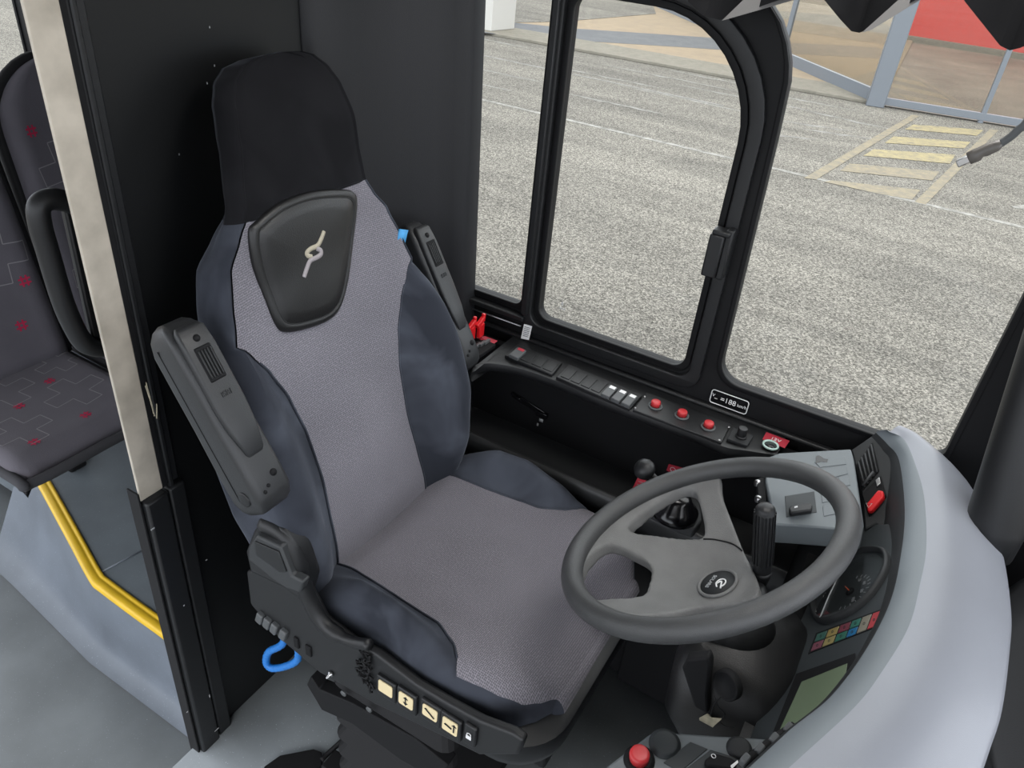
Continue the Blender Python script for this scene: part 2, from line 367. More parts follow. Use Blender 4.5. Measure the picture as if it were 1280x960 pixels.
def rrect(x0, x1, z0, z1, r, n=6, rs=None):
    rs = rs or [r] * 4; out = []
    for (cx, cz, a0), rr in zip(((x1, z0, -90), (x1, z1, 0), (x0, z1, 90), (x0, z0, 180)), rs):
        sx = 1 if cx == x1 else -1; sz = 1 if cz == z1 else -1
        for k in range(n + 1):
            a = math.radians(a0 + 90 * k / n)
            out.append((cx - sx * rr + rr * math.cos(a), cz - sz * rr + rr * math.sin(a)))
    return out
X, Y, Z = V((1, 0, 0)), V((0, 1, 0)), V((0, 0, 1))

# ================================================================== SHELL
ZP = -0.17      # driver's platform
ZA = -0.40      # aisle floor
ZG = -0.75      # ground outside
YW = 1.42       # inner face of the side wall
B().box((0.12, 0.98, ZP - 0.03), (2.38, 0.92 + .0, 0.06)).out('floor', 'floor', kind='structure')
b = B().box((-1.3, 0.1, ZA - 0.03), (5.6, 3.0, 0.06)); b.out('floor', 'floor', kind='structure', label='grey vinyl aisle floor')
# podium with a cranked yellow edge
edge = [at_z(26, 577, -0.12), at_z(44, 598, -0.12), at_z(85, 672, -0.12), at_z(112, 722, -0.12), at_z(125, 735, -0.12), at_z(165, 765, -0.12), at_z(209, 797, -0.12), at_z(262, 840, -0.12)]
edge = crom(edge, 4)
foot = []
for p in edge:
    foot.append(V((p.x, 0.735 if p.x > -1.66 else 0.735 + 0.05 * min(1, (-1.66 - p.x) / 0.5), ZA + 0.001)))
rows = []
for i in range(9):
    t = i / 8; rows.append([V((e.x, e.y + (f.y - e.y) * (t if t < 0.8 else t), e.z + (f.z - e.z) * t)) for e, f in zip(edge, foot)])
cove = [V((f.x, f.y - 0.05, ZA + 0.002)) for f in foot]
rows[-1] = [V((f.x, f.y - 0.012, ZA + 0.012)) for f in foot]; rows.append(cove)
B().grid(rows).out('trim_1', 'riser', kind='structure')
pod = [(p.x, p.y) for p in edge] + [(-1.09, 1.59), (-3.9, 1.59), (-3.9, 0.93), (edge[0].x, edge[0].y)]
b = B().prism([V((x, y, -0.12)) for x, y in pod[:-1]], (0, 0, -0.2)); b.out('floor', 'podium', kind='structure', smooth=False, label='raised grey vinyl podium under the passenger seats')
yr = []
for i, p in enumerate(edge):
    q = edge[min(i + 1, len(edge) - 1)] - edge[max(i - 1, 0)]; nn = V((-q.y, q.x, 0)).normalized()
    if nn.y < 0: nn = -nn
    a = p - nn * 0.004
    yr.append([a + V((0, 0, -0.014)), a + V((0, 0, 0.003)), a + nn * 0.006 + V((0, 0, 0.006)), a + nn * 0.02 + V((0, 0, 0.006)), a + nn * 0.022 + V((0, 0, 0.0045)), a + nn * 0.026 + V((0, 0, 0.0045)), a + nn * 0.028 + V((0, 0, 0.006)), a + nn * 0.036 + V((0, 0, 0.006)), a + nn * 0.038 + V((0, 0, -0.001))])
B().grid(yr).out('step_edge_strip', 'yellow', label='yellow cranked edge strip along the grey step under the passenger seats', cat='edge strip')
pA = at_z(125, 716, -0.119); pB = at_z(187, 683, -0.119)
B().box(((pA + pB) / 2), ((pB - pA).length, 0.004, 0.003), ((pB - pA).normalized(), V((0, 0, 1)).cross((pB - pA).normalized()), Z)).out('trim_2', 'riser', kind='structure')
# roof
B().box((-1.4, 0.2, 2.02), (5.2, 3.0, 0.05)).out('ceiling', mat('ceiling_grey', (0.6, 0.6, 0.6), 0.8), kind='structure')

# ---- left side wall with windows (x, z outlines in the wall plane)
def wz(px, py, y=YW): p = at_y(px, py, y); return (p.x, p.z)
zs = wz(760, 430)[1] - 0.0     # sill height of the openings
w1 = rrect(-1.62, wz(672, 200)[0], wz(640, 379)[1], 1.66, 0.02)
x2l, x2r = wz(694, 200)[0], wz(900, 280)[0]
w2 = rrect(x2l, x2r, wz(770, 432)[1], wz(800, 2)[1], 0.03, rs=[0.03, 0.20, 0.03, 0.03], n=10)
x3l = wz(948, 280)[0]; x3r = wz(1237, 460)[0]
w3 = rrect(x3l, x3r, wz(990, 508)[1], 1.70, 0.05, rs=[0.02, 0.05, 0.05, 0.05], n=8)
w3 = [p for p in w3 if not (p[0] < x3l + .12 and p[1] > 1.3)] ; i3 = next(i for i, p in enumerate(w3) if p[0] < x3l + .1 and p[1] < 1)
w3 = w3[:i3] + [(wz(925, -40)[0], 1.62), wz(935, -22), wz(950, -6), wz(962, 8), wz(974, 28), wz(982, 55), wz(985, 80), wz(984, 103), wz(976, 140), wz(967, 180)] + w3[i3:]
w4 = rrect(-4.0, wz(21, 20)[0], 0.8, 1.7, 0.06)
YR = 1.60
w4 = rrect(-4.0, wz(21, 20, YR)[0], 0.8, 1.7, 0.06)
plate([(-1.55, ZG + 0.3), (0.95, ZG + 0.3), (0.95, 2.0), (-1.55, 2.0)], [[(max(a, -1.5), c) for a, c in w1], w2, w3], X, Z, (0, YW + 0.012, 0), 0.018, 'wall_left', 'frame', bevel=0.003, kind='structure')
plate([(-4.2, ZG + 0.3), (-1.09, ZG + 0.3), (-1.09, 2.0), (-4.2, 2.0)], [w4], X, Z, (0, YR + 0.012, 0), 0.018, 'wall_left', 'frame', bevel=0.003, kind='structure')
w1 = rrect(-1.5, wz(672, 200)[0], wz(640, 379)[1], 1.66, 0.02)
print('windows', x2l, x2r, x3l, x3r, w1[0], w2[0], w3[0])
def inset(pl, d):
    cx = sum(p[0] for p in pl) / len(pl); cz = sum(p[1] for p in pl) / len(pl)
    hx = max(abs(p[0] - cx) for p in pl); hz = max(abs(p[1] - cz) for p in pl)
    return [(cx + (p[0] - cx) * (1 - d / hx), cz + (p[1] - cz) * (1 - d / hz)) for p in pl]
for k, (w, ins) in enumerate(((w1, 0.0), (w2, 0.012), (w3, 0.0), (w4, YR - YW))):
    nm = 'window_%d' % (k + 1)
    e = bpy.data.objects.new(nm, None); COL.objects.link(e); e['kind'] = 'structure'; e.location = (sum(p[0] for p in w) / len(w), YW + ins * (k == 3) + 0.012, min(p[1] for p in w)); ORIG[e] = V(e.location)
    plate(inset(w, -0.006), [], X, Z, (0, YW + ins * (k == 3) + 0.012, 0), 0.004, 'window_pane', 'glass', e)
    plate(inset(w, -0.008), [inset(w, 0.002)], X, Z, (0, YW + ins * (k == 3) + 0.001, 0), 0.006, 'window_frame', 'frame', e, bevel=0.0015)
    if k == 1:
        # raised sliding-sash stiles and latch
        b = B().box((x2l - 0.024, YW - 0.01, 1.16), (0.014, 0.03, 0.74))
        b.out('window_stile', 'plastic', e, bevel=0.002)
        plate(inset(w2, -0.036), [inset(w2, -0.016)], X, Z, (0, YW - .006, 0), 0.012, 'sash_frame', 'plastic', e, bevel=0.002)
        lt = at_y(893, 318, YW - 0.03)
        b = B().box(lt, (0.028, 0.03, 0.085)); b.box(lt + V((0.02, 0.008, 0.005)), (0.014, 0.03, 0.10)); b.box(lt + V((0.006, 0, 0.047)), (0.034, 0.03, 0.010))
        b.out('window_latch', 'plastic', e, bevel=0.003)
        g = at_y(703, 380, YW + 0.008)
        text('glass_mark', 'E', 0.012, g, X, Z, 'palegrey', e); text('glass_mark', '43R-00', 0.006, g + V((0, 0, -0.012)), X, Z, 'palegrey', e)
    if k == 0:
        b = B().box((-1.2, YW - 0.012, wz(640, 379)[1] - 0.02), (0.95, 0.02, 0.012)); b.out('window_track', 'plastic', e, bevel=0.002)
# polished sill edge line under window 1 and long trim rail under the others
b = B().box((-0.855, YW - 0.006, at_y(610, 391, YW)[2]), (0.24, 0.004, 0.003)); b.out('trim_3', 'metal', kind='structure')
b = B().box((-0.30, YW - 0.008, 0.722), (1.1, 0.014, 0.010)); b.out('trim_4', 'plastic', kind='structure', bevel=0.004)

# ---- windscreen post at the right
P1, P2 = at_y(1280, 352, YW), at_y(1196, 580, YW)
b = B().prism([V((0.24, YW - 0.03, 0.55)), V((0.30, YW - 0.03, 0.95)), V((0.42, YW - 0.03, 1.75)), V((0.80, YW - 0.03, 1.75)), V((0.62, YW - 0.03, 0.55))], (0, 0.06, 0))
b.out('wall_front', 'frame', kind='structure', bevel=0.006)
b = B(); c0 = at_y(1245, 655, 1.22); c1 = at_y(1330, 390, 1.30)
b.tube([c0 - V((0.0, 0, 0.05)), c0, c0.lerp(c1, 0.5), c1, c1 + (c1 - c0), c1 + (c1 - c0) * ((1.985 - c1.z) / (c1.z - c0.z))], [0.045, 0.044, 0.043, 0.042, 0.042, 0.042], 20)
b.out('trim_5', 'plastic', kind='structure')
# polygon shell of the front panel beyond the dash
b = B().box((0.70, 0.3, 0.1), (0.05, 2.3, 1.1)); b.out('wall_front', 'matt', kind='structure', bevel=0.01)

# ---- partition behind the driver
XP = -1.06
cornerY = at_x(375, 30, XP).y
b = B().box((XP - 0.015, (0.66 + cornerY) / 2, 0.9), (0.03, cornerY - 0.66, 2.14)); b.out('wall_back', 'wallblack', kind='structure', bevel=0.002)
plan = [(XP - 0.03, cornerY), (XP + 0.004, cornerY + 0.004), (XP + 0.02, cornerY + 0.02), (XP + 0.035, cornerY + 0.10), (XP + 0.055, cornerY + 0.20), (-0.985, 1.30), (-0.955, 1.345), (-0.925, 1.365), (-0.905, 1.375), (-0.893, 1.39), (-0.89, 1.419), (-1.08, 1.419)]
rows = []
for z in (ZP, 0.5, 1.0, 1.5, 2.0):
    k = (1.42 - z) * 0.03
    rows.append([V((x + (k if i > 3 and i < 11 else 0), y, z)) for i, (x, y) in enumerate(plan)])
B().grid(rows, close=True, caps=True).out('wall_back', 'pillar', kind='structure', label='rounded charcoal pillar cover beside the side window', auto=50)
# post at the aisle edge of the partition (cab doorway)
yl, ym = at_x(100, 300, XP + 0.01).y, at_x(150, 300, XP + 0.01).y
yl = 0.600; ym = 0.648
zc = 0.62
e = empty('partition_post', (XP, 0.64, ZA), 'upright partition post at the aisle, bare metal strip above and black below', 'post')
B().box((XP + 0.007, (yl + ym) / 2, (zc + 2.0) / 2), (0.006, ym - yl, 2.0 - zc)).out('metal_strip', 'post', e, bevel=0.002)
B().box((XP - 0.005, ym + 0.004, (zc + 2.0) / 2), (0.03, 0.010, 2.0 - zc)).out('edge_seal', 'matt', e, bevel=0.001)
b = B().box((XP - 0.0, ym + 0.022, (zc + 2.0) / 2), (0.016, 0.030, 2.0 - zc)); b.box((XP + 0.006, ym + 0.018, 1.3), (0.012, 0.010, 1.4)); b.out('door_frame', 'console', e, bevel=0.003)
b = B().box((XP + 0.004, 0.626, (zc - 0.004 + ZA) / 2), (0.036, 0.048, zc - 0.004 - ZA)); b.out('lower_post', 'console', e, bevel=0.005)
b = B().box((XP + 0.002, 0.672, (zc - 0.006 + ZA) / 2), (0.030, 0.036, zc - 0.006 - ZA)); b.out('lower_frame', 'console', e, bevel=0.005)
b = B().box((XP - 0.004, 0.597, (zc + 0.02 + ZA) / 2), (0.03, 0.004, zc + 0.02 - ZA)); b.out('edge_seal', 'rubber', e, bevel=0.001)
# worn chips in the paint
for (px, py, l, w) in ((191, 661, .008, .003), (271, 912, .012, .002), (234, 890, .004, .002), (230, 757, .003, .003), (258, 700, .004, .002), (262, 870, .002, .01)):
    p = at_x(px, py, XP + 0.0235); B().box(p, (0.0008, l, w)).out('paint_chip', 'palegrey', e, smooth=False)
sc = B(); pts = [at_x(182, 480, XP + .02), at_x(188, 500, XP + .02), at_x(193, 516, XP + .02), at_x(194, 522, XP + .02)]
for a in range(3): sc.tube([p + V((0, random.uniform(-.002, .002), random.uniform(-.004, .004))) for p in pts], 0.0007, 5)
sc.tube([at_x(196, 505, XP + .02), at_x(196, 523, XP + .02)], 0.0012, 5); sc.out('paint_chip', 'paper', e)
# panel foot plate visible on the partition
sp = B(); 
for (px, py) in ((224, 193), (268, 82), (262, 34), (259, 104)):
    p = at_x(px, py, XP + 0.0008); sp.box(p, (0.0008, 0.0016, 0.003))
sp.out('partition_chips', 'palegrey', None, smooth=False, kind='structure')

# ================================================================== DRIVER'S SEAT
SY = 0.922
seat = empty('driver_seat', (-0.5, 0.93, ZP), 'large high-backed driver seat in grey fabric with dark velvet bolsters, facing the steering wheel', 'seat')
A = V((-0.745, SY, 0.48)); vh = V((-0.2452, 0, 0.9695)); nh = V((0.9695, 0, 0.2452))
def axs(v): return lerp([(0, 0), (.5, 0), (.67, -.009), (.72, -.002), (.80, .012), (.87, .022), (.91, .024)], v)
def bk(u, v, w): return A + Y * (u + axs(v)) + vh * v + nh * w
hwT = [(-.10, .20), (-.02, .225), (0.05, .243), (.12, .262), (.2, .275), (.3, .278), (.4, .268), (.48, .247), (.55, .226), (.62, .203), (.66, .172), (.69, .152), (.72, .147), (.75, .144), (.80, .140), (.85, .129), (.88, .113), (.90, .088), (.908, .062)]
seT = [(-.10, .138), (0.0, .142), (.1, .134), (.2, .127), (.3, .133), (.38, .150), (.44, .175), (.48, .200), (.50, .212), (.52, .3)]
def hw(v): return lerp(hwT, v)
def bol(v): return lerp([(-.1, .015), (0, .028), (.1, .060), (.22, .072), (.34, .062), (.45, .034), (.53, .010), (.6, 0), (1, 0)], v)
def seam(v, r=0.03): return min(lerp(seT, v), hw(v) - r * 0.55)
def frontw(u, v):
    au = abs(u); s = seam(v); h = hw(v)
    w = 0.0
    w += 0.012 * min(1, (au / 0.2)) ** 2 * sm((0.74 - v) / .12)
    if v > 0.6: w += 0.020 * sm((v - 0.6) / 0.12) - 0.025 * sm((v - 0.78) / 0.13)
    if v < 0.06: w -= 0.012 * sm((0.06 - v) / 0.1)
    w += 0.010 * math.exp(-((v - 0.2) / 0.15) ** 2) * (1 - min(1, au / 0.14))
    if au > s and v < 0.56:
        t = (au - s) / max(0.02, (h - s))
        w += bol(v) * sm(t * 1.35)
    return w
def side_r(v): return lerp([(-.1, .03), (.3, .035), (.6, .028), (.8, .04), (.9, .04), (.908, .03)], v)
def depth(v): return lerp([(-.1, .085), (.3, .085), (.6, .07), (.8, .045), (.88, .03), (.908, .02)], v)
def back_row(v):
    h = hw(v); s = seam(v); r = min(side_r(v), h * 0.45); D = depth(v)
    cen = [bk(-s + 2 * s * k / 28, v, frontw(-s + 2 * s * k / 28, v)) for k in range(29)]
    sides = []
    for sg in (-1, 1):
        pts = []
        e = max(h - r, s + 0.002)
        for k in range(10):
            u = s + (e - s) * k / 9; dip = 0.0035 * math.exp(-((u - s) / 0.005) ** 2)
            pts.append(bk(sg * u, v, frontw(sg * u, v) - dip))
        we = frontw(sg * e, v); ru = h - e
        for k in range(1, 9):
            a = math.pi / 2 * k / 8
            pts.append(bk(sg * (e + ru * math.sin(a)), v, we - r * (1 - math.cos(a))))
        wb = we - r; tp_ = .040 * sm((v - .60) / .15)
        for k in range(1, 4): pts.append(bk(sg * (h - tp_ * (k / 3) ** 1.5), v, wb + (-D + 0.02 - wb) * k / 3))
        for k in range(1, 5):
            a = math.pi / 2 * k / 4; pts.append(bk(sg * (h - tp_ - 0.02 * (1 - math.cos(a))), v, -D + 0.02 - 0.02 * math.sin(a)))
        sides.append(pts)
    return cen, sides
vH = 0.684
vv = [-.09 + (vH + .09) * i / 74 for i in range(75)]
vt = [vH + (0.908 - vH) * math.sin(math.pi / 2 * i / 30) for i in range(31)]
R1 = [back_row(v) for v in vv]; R2 = [back_row(v) for v in vt]
B().grid([r[0] for r in R1]).out('backrest', 'fabric_back', seat, label='grey knit centre panel of the backrest')
# right/left bolsters (velvet), including the rolled sides
for k, nm in ((0, 'left'), (1, 'right')):
    o = B().grid([r[1][k] for r in R1]).out('bolster', 'velvet', seat)
b = B().grid([r[1][0][::-1] + r[0][1:-1] + r[1][1] for r in R2])
top = [r for r in R2][-1]; loop = top[1][0][::-1] + top[0][1:-1] + top[1][1]
cap_c = sum(loop, V()) / len(loop) + vh * 0.004
n = len(loop); b.add(loop + [cap_c], [(i, i + 1, n) for i in range(n - 1)] + [(n - 1, 0, n)])
b.out('headrest', 'head', seat, label='near-black velvet headrest section')
b = B().grid([[r[1][0][-1], bk(-hw(v) * .5, v, -depth(v) - .006), bk(0, v, -depth(v) - .012), bk(hw(v) * .5, v, -depth(v) - .01), r[1][1][-1]] for r, v in zip(R1 + R2, vv + vt)])
b.out('back_shell', 'plastic', seat)
# piping on the seams
def piping(pts, r=0.0022, name='piping', m='velvet'): return B().tube(pts, r, 6).out(name, m, seat)
for sg in (-1, 1):
    piping([bk(sg * seam(v), v, frontw(sg * seam(v), v) - 0.0005) for v in vv[6:54]])
piping([bk(hw(vH) * .93 * k / 20, vH, frontw(hw(vH) * .93 * k / 20, vH) + 0.0003 - 0.03 * max(0, abs(k / 20) - .85)) for k in range(-20, 21)], 0.0018, m='head')
# lower seam between backrest and cushion handled by overlap
# lumbar pad (leather)
PC = Plane(A, nh)
def bkpx(px, py, w):
    p = PC.at(px, py, w) - A; v_ = p.dot(vh); return (p.y - axs(v_), v_)
padpx = [(311, 290), (319, 277), (347, 254), (385, 240), (425, 237), (442, 241), (447, 258), (446, 300), (441, 345), (431, 384), (415, 402), (385, 413), (362, 416), (350, 406), (336, 372), (320, 330)]
pad = [bkpx(x, y, 0.018) for x, y in padpx]
pad = [(p.x, p.y) for p in crom([V((a, b_, 0)) for a, b_ in pad], 5, closed=True)]
cx = sum(p[0] for p in pad) / len(pad); cz = sum(p[1] for p in pad) / len(pad)
rings = [(1.0, -0.014), (1.003, 0.001), (0.988, 0.006), (0.95, 0.0085), (0.90, 0.0100), (0.885, 0.0085), (0.87, 0.0102), (0.7, 0.0125), (0.45, 0.0145), (0.2, 0.0150)]
def padoff(v): return .004 + .016 * sm((v - .56) / .16)
rows = [[bk(cx + (u - cx) * s, cz + (v - cz) * s, w + padoff(cz + (v - cz) * s)) for u, v in pad] for s, w in rings]
b = B().grid(rows, close=True); n = len(pad)
b.add(rows[-1], [tuple(range(n))])
padob = b.out('badge_pad', 'leather', seat, label='smooth black leather pad with a twisted-strap emblem')
B().tube([bk(cx + (u - cx) * .885, cz + (v - cz) * .885, 0.0090 + padoff(cz + (v - cz) * .885)) for u, v in pad], 0.0009, 5, closed=True).out('stitching', 'plastic', padob)
def flat_ribbon(name, px, w0, wid, m, par):
    pts = crom([V(bkpx(x, y, .027) + (0,)) for x, y in px], 6); bb = B(); L = []; Rr = []
    for i, p in enumerate(pts):
        t = pts[min(i + 1, len(pts) - 1)] - pts[max(i - 1, 0)]; t.normalize(); nn = V((-t.y, t.x, 0))
        k = i / (len(pts) - 1); ww = wid * (1 - 0.15 * abs(2 * k - 1) ** 6)
        L.append(p + nn * ww); Rr.append(p - nn * ww)
    def q(p, h): return bk(p.x, p.y, 0.0155 + padoff(p.y) + h + (w0 - .031))
    rows = [[q(a, -0.003), q(a, 0.0004), q(a.lerp(c, .5), 0.0013), q(c, 0.0004), q(c, -0.003)] for a, c in zip(L, Rr)]
    return bb.grid(rows, caps=True).out(name, m, par)
flat_ribbon('emblem', [(406, 289), (403, 299), (399, 307), (391, 311), (386, 316), (388, 320), (393, 321)], 0.031, 0.0042, 'emb1', padob)
flat_ribbon('emblem', [(384, 347), (387, 336), (391, 326), (399, 322), (404, 318), (403, 313), (398, 311)], 0.0315, 0.0042, 'emb2', padob)
# woven blue tag on the right shoulder seam
tp = PC.at(493, 297, 0.0)
tg = B().box(tp + V((0.01, 0.01, 0)), (0.004, 0.028, 0.032), (nh, V((0, .93, -.36)).normalized(), V((0, .36, .93)).normalized())).out('fabric_tag', 'bluetag', seat)

# ---- cushion
CY = 0.946
def cseam(x): return lerp([(-.78, .165), (-.65, .172), (-.5, .184), (-.45, .207), (-.43, .226), (-.415, .25), (-.405, .30)], x)
def chw(x): return lerp([(-.78, .245), (-.70, .262), (-.5, .268), (-.40, .262), (-.34, .254), (-.30, .236), (-.28, .212), (-.262, .178)], x)
def ctop(x, au):
    z = 0.487 + 0.022 * min(1, au / 0.18) ** 2
    z += 0.010 * sm((x + .6) / .25)
    if x > -0.38: z -= 0.050 * ((x + 0.38) / 0.12) ** 2.4
    if x < -.70: z -= 0.02 * sm((-.70 - x) / .08)
    s = cseam(x); h = chw(x)
    if au > s:
        z += lerp([(-.78, .0), (-.72, .018), (-.64, .062), (-.57, .066), (-.49, .038), (-.43, .008), (-.40, 0)], x) * sm((au - s) / max(.02, (h - s)) * 1.5)
    r = .045 if x < -.3 else .045 * max(.6, 1 - (x + .3) / .12)
    if au > h - r:
        t = min(1, (au - h + r) / r); z -= min(r, z - .43) * (1 - math.sqrt(max(0, 1 - t * t)))
    return z
def cush_row(x):
    h = chw(x); s = min(cseam(x), h - .012)
    cen = [V((x, CY - s + 2 * s * k / 40, ctop(x, abs(-s + 2 * s * k / 40)))) for k in range(41)]
    sides = []; zb = 0.415
    for sg in (-1, 1):
        pts = []
        for k in range(19):
            u = s + (h - s) * math.sin(math.pi / 2 * k / 18); pts.append(V((x, CY + sg * u, ctop(x, u) - 0.003 * math.exp(-((u - s) / .005) ** 2) * (h - s > .02))))
        ze = pts[-1].z
        for k in range(1, 4): pts.append(V((x, CY + sg * (h - .004 * k / 3), ze + (zb - ze) * k / 3)))
        sides.append(pts)
    return cen, sides
xs = [-.78 + .518 * math.sin(math.pi / 2 * i / 80) ** 1.0 for i in range(81)]
CR = [cush_row(x) for x in xs]
b = B().grid([r[0] for r in CR])
# rounded nose
nose = []
last = CR[-1]; full = last[0]
for k in range(0, 7):
    a = math.pi / 2 * k / 6; nose.append([V((p.x + 0.02 * math.sin(a), p.y, p.z - (p.z - 0.415) * (1 - math.cos(a)))) for p in full])
b.grid(nose)
b.out('seat_cushion', 'fabric', seat, label='grey knit top of the seat cushion')
for k in (0, 1):
    b = B().grid([r[1][k] for r in CR]); ns = []
    for j in range(0, 7):
        a = math.pi / 2 * j / 6; ns.append([V((p.x + 0.02 * math.sin(a) * (1 - i / 20), p.y, p.z - (p.z - 0.415) * (1 - math.cos(a)))) for i, p in enumerate(last[1][k])])
    b.grid(ns)
    b.out('cushion_bolster', 'velvet', seat)
for sg in (-1, 1):
    piping([V((x, CY + sg * cseam(x), ctop(x, cseam(x)))) for x in xs if -.76 < x < -.425], 0.002)
# two worn creases on the aisle bolster
for (a, c) in (((432, 745), (470, 722)), ((437, 762), (478, 740))):
    pass

# ---- pan and shells under the cushion
def rr_plan(x0, x1, y0, y1, rf, rb, n=6):
    return [(p[0], p[1]) for p in rrect(x0, x1, y0, y1, 0, n, rs=[rf, rf, rb, rb])]
pl = rr_plan(-.79, -.228, CY - .275, CY + .275, .10, .03, 8)
rows = [[V((x, y, z)) for x, y in [(CY * 0 + (-.5) + (a + .5) * k, CY + (c - CY) * k) for a, c in pl]] for z, k in ((.436, .965), (.433, .995), (.424, 1.0), (.395, 1.0), (.375, .985), (.365, .95))]
B().grid(rows, close=True, caps=True).out('seat_pan', 'plastic', seat, auto=50)
# aisle-side trim shell
ys = CY - .292
shp = [(307, 715), (345, 705), (383, 735), (404, 775), (440, 803), (470, 818), (520, 856), (560, 880), (600, 902), (640, 917), (655, 927), (648, 945), (600, 945), (560, 925), (470, 882), (400, 842), (350, 800), (312, 755)]
poly = [at_y(x, y, ys) for x, y in shp]
b = B().prism(poly, (0, 0.018, 0)); b.out('side_shell', 'plastic', seat, bevel=0.006, seg=3)
# raised swoosh rail from recliner to pan
b = B().tube(crom([at_y(x, y, ys - .004) for x, y in ((330, 655), (355, 668), (372, 700), (385, 745), (405, 780), (435, 800), (462, 806))], 5), [0.016] * 12 + [0.014] * 12 + [0.010] * 7, 10).out('recliner_bracket', 'plastic', seat)
poly = [at_y(x, y, ys - .012) for x, y in ((306, 690), (316, 664), (328, 652), (352, 662), (366, 682), (382, 730), (376, 752), (352, 735), (312, 716))]
B().prism(poly, (0, 0.04, 0)).out('recliner_housing', 'plastic', seat, bevel=0.008, seg=3)
poly = [at_y(x, y, ys - .030) for x, y in ((310, 684), (320, 670), (350, 684), (364, 720), (379, 728), (375, 742), (358, 736), (345, 728), (310, 700))]
lv = B().prism(poly, (0, 0.018, 0)).out('recline_lever', 'plastic2', seat, bevel=0.004)
poly = [at_y(x, y, ys - .0325) for x, y in ((318, 677), (348, 690), (358, 715), (350, 716), (320, 694))]
B().prism(poly, (0, 0.003, 0)).out('lever_inset', 'plastic', lv, bevel=0.001)
# grey rocker switches
for (px, py) in ((325.5, 772), (334.5, 778.5), (343.5, 785), (354.5, 792.5)):
    p = at_y(px, py, ys - .003)
    B().box(p, (0.016, 0.012, 0.030), (V((.95, 0, -.3)).normalized(), Y, V((.3, 0, .95)).normalized())).out('rocker_switch', 'button', seat, bevel=0.003)
for (px, py, wd) in ((371, 803, .012), (386, 813, .014)):
    p = at_y(px, py, ys - .001)
    B().box(p, (wd, 0.006, 0.028)).out('switch_blank', 'matt', seat, bevel=0.002)
# slanted key row with pale icons
def key(px, py, w, h, icon, px2):
    p = at_y(px, py, ys - .004); rgt = V((1, 0, -0.02)).normalized(); u = V((0.02, 0, 1)).normalized()
    k = B().box(p + V((0, 0.003, -0.004)), (w + .012, .012, h + .022), (rgt, Y, u)).out('height_key', 'plastic', seat, bevel=0.003)
    return p, rgt, u, k
def icon(p, rgt, u, k, w, h, kind):
    q = p + V((0, -.0045, 0))
    if kind != 'lock':
        pts = [q + rgt * a + u * c for a, c in rrect(-w / 2, w / 2, -h / 2, h / 2, .004, 4)]
        B().prism(pts, (0, .003, 0)).out('key_plate', 'beige', k, smooth=False)
    f = q + V((0, -.0008, 0)); bb = B()
    if kind == 'updown':
        bb.box(f, (.0022, .0008, h * .4), (rgt, Y, u))
        for s in (-1, 1): bb.prism([f + u * s * h * .36, f + u * s * h * .16 + rgt * .005, f + u * s * h * .16 - rgt * .005], (0, .0008, 0))
    if kind == 'slash': 
        d = (rgt - u * .75).normalized(); bb.box(f, (w * .8, .0008, .0032), (d, Y, d.cross(Y)))
    if kind == 'bend':
        d = (rgt - u * .3).normalized(); bb.box(f - rgt * .003, (w * .5, .0008, .0035), (d, Y, d.cross(Y)))
        bb.box(f + rgt * w * .28, (.0025, .0008, h * .5), (rgt, Y, u)); bb.prism([f + rgt * w * .28 + u * s * h * .36 for s in (1,)] + [f + rgt * (w * .28 + .005) + u * h * .2, f + rgt * (w * .28 - .005) + u * h * .2], (0, .0008, 0))
    if kind == 'lock':
        bb.box(f - u * .004, (.010, .0008, .009), (rgt, Y, u)); bb.tube([f + rgt * .0035, f + rgt * .0035 + u * .005, f + u * .0075, f - rgt * .0035 + u * .005, f - rgt * .0035], .0009, 5)
    if bb.v: bb.out('icon', 'white' if kind == 'lock' else 'gloss', k, smooth=False)
for (px, py, w, h, kind) in ((483.5, 859, .030, .030, 'blank'), (509, 874, .030, .032, 'updown'), (539, 889, .030, .030, 'slash'), (564, 906, .030, .034, 'bend'), (588, 917, .012, .03, 'lock')):
    p, rg, u, k = key(px, py, w, h, kind, 0); icon(p, rg, u, k, w, h, kind)
# torn foam at the gap in the shell
b = B()
for i in range(26):
    p = at_y(455 + random.uniform(-6, 8), 818 + i * 1.5, ys - .004); b.tube([p, p + V((random.uniform(-.012, .012), random.uniform(-.006, 0), random.uniform(-.010, .010))), p + V((random.uniform(-.012, .012), 0, random.uniform(-.014, .004)))], 0.0022, 5)
b.out('torn_edge', 'rubber', seat)
p = at_y(414, 842, ys - .002); B().lathe(p, (0, -1, 0), [(0.006, 0), (0.006, .003), (0.003, .005), (.0022, .012), (.001, .013)], 12).out('screw', 'metal', seat)
# suspension: bellows, lower slides
rows = []
for i in range(17):
    z = ZP + 0.06 + (0.375 - ZP - 0.06) * i / 16; k = 0.0 if i % 2 else 0.014
    rows.append([V((x, y, z)) for x, y in rr_plan(-.70 - k, -.43 + k, CY - .235 - k, CY + .235 + k, .03, .03, 4)])
B().grid(rows, close=True, caps=True).out('bellows', 'rubber', seat, smooth=False)
b = B().box((-.58, CY - .22, ZP + .035), (.36, .05, .07)); b.box((-.58, CY + .22, ZP + .035), (.36, .05, .07)); b.box((-.58, CY, ZP + .055), (.34, .44, .012))
b.out('slide_rail', 'matt', seat, bevel=0.004)
B().box((-.36, CY, .335), (.22, .40, .06)).out('suspension_plate', 'matt', seat, bevel=.006)
b = B().prism([at_y(x, y, CY - .25) for x, y in ((383, 856), (388, 846), (398, 862), (440, 880), (520, 925), (560, 958), (545, 975), (500, 950), (440, 905), (402, 888))], (0, .03, 0)); b.out('suspension_link', 'matt', seat, bevel=0.003)
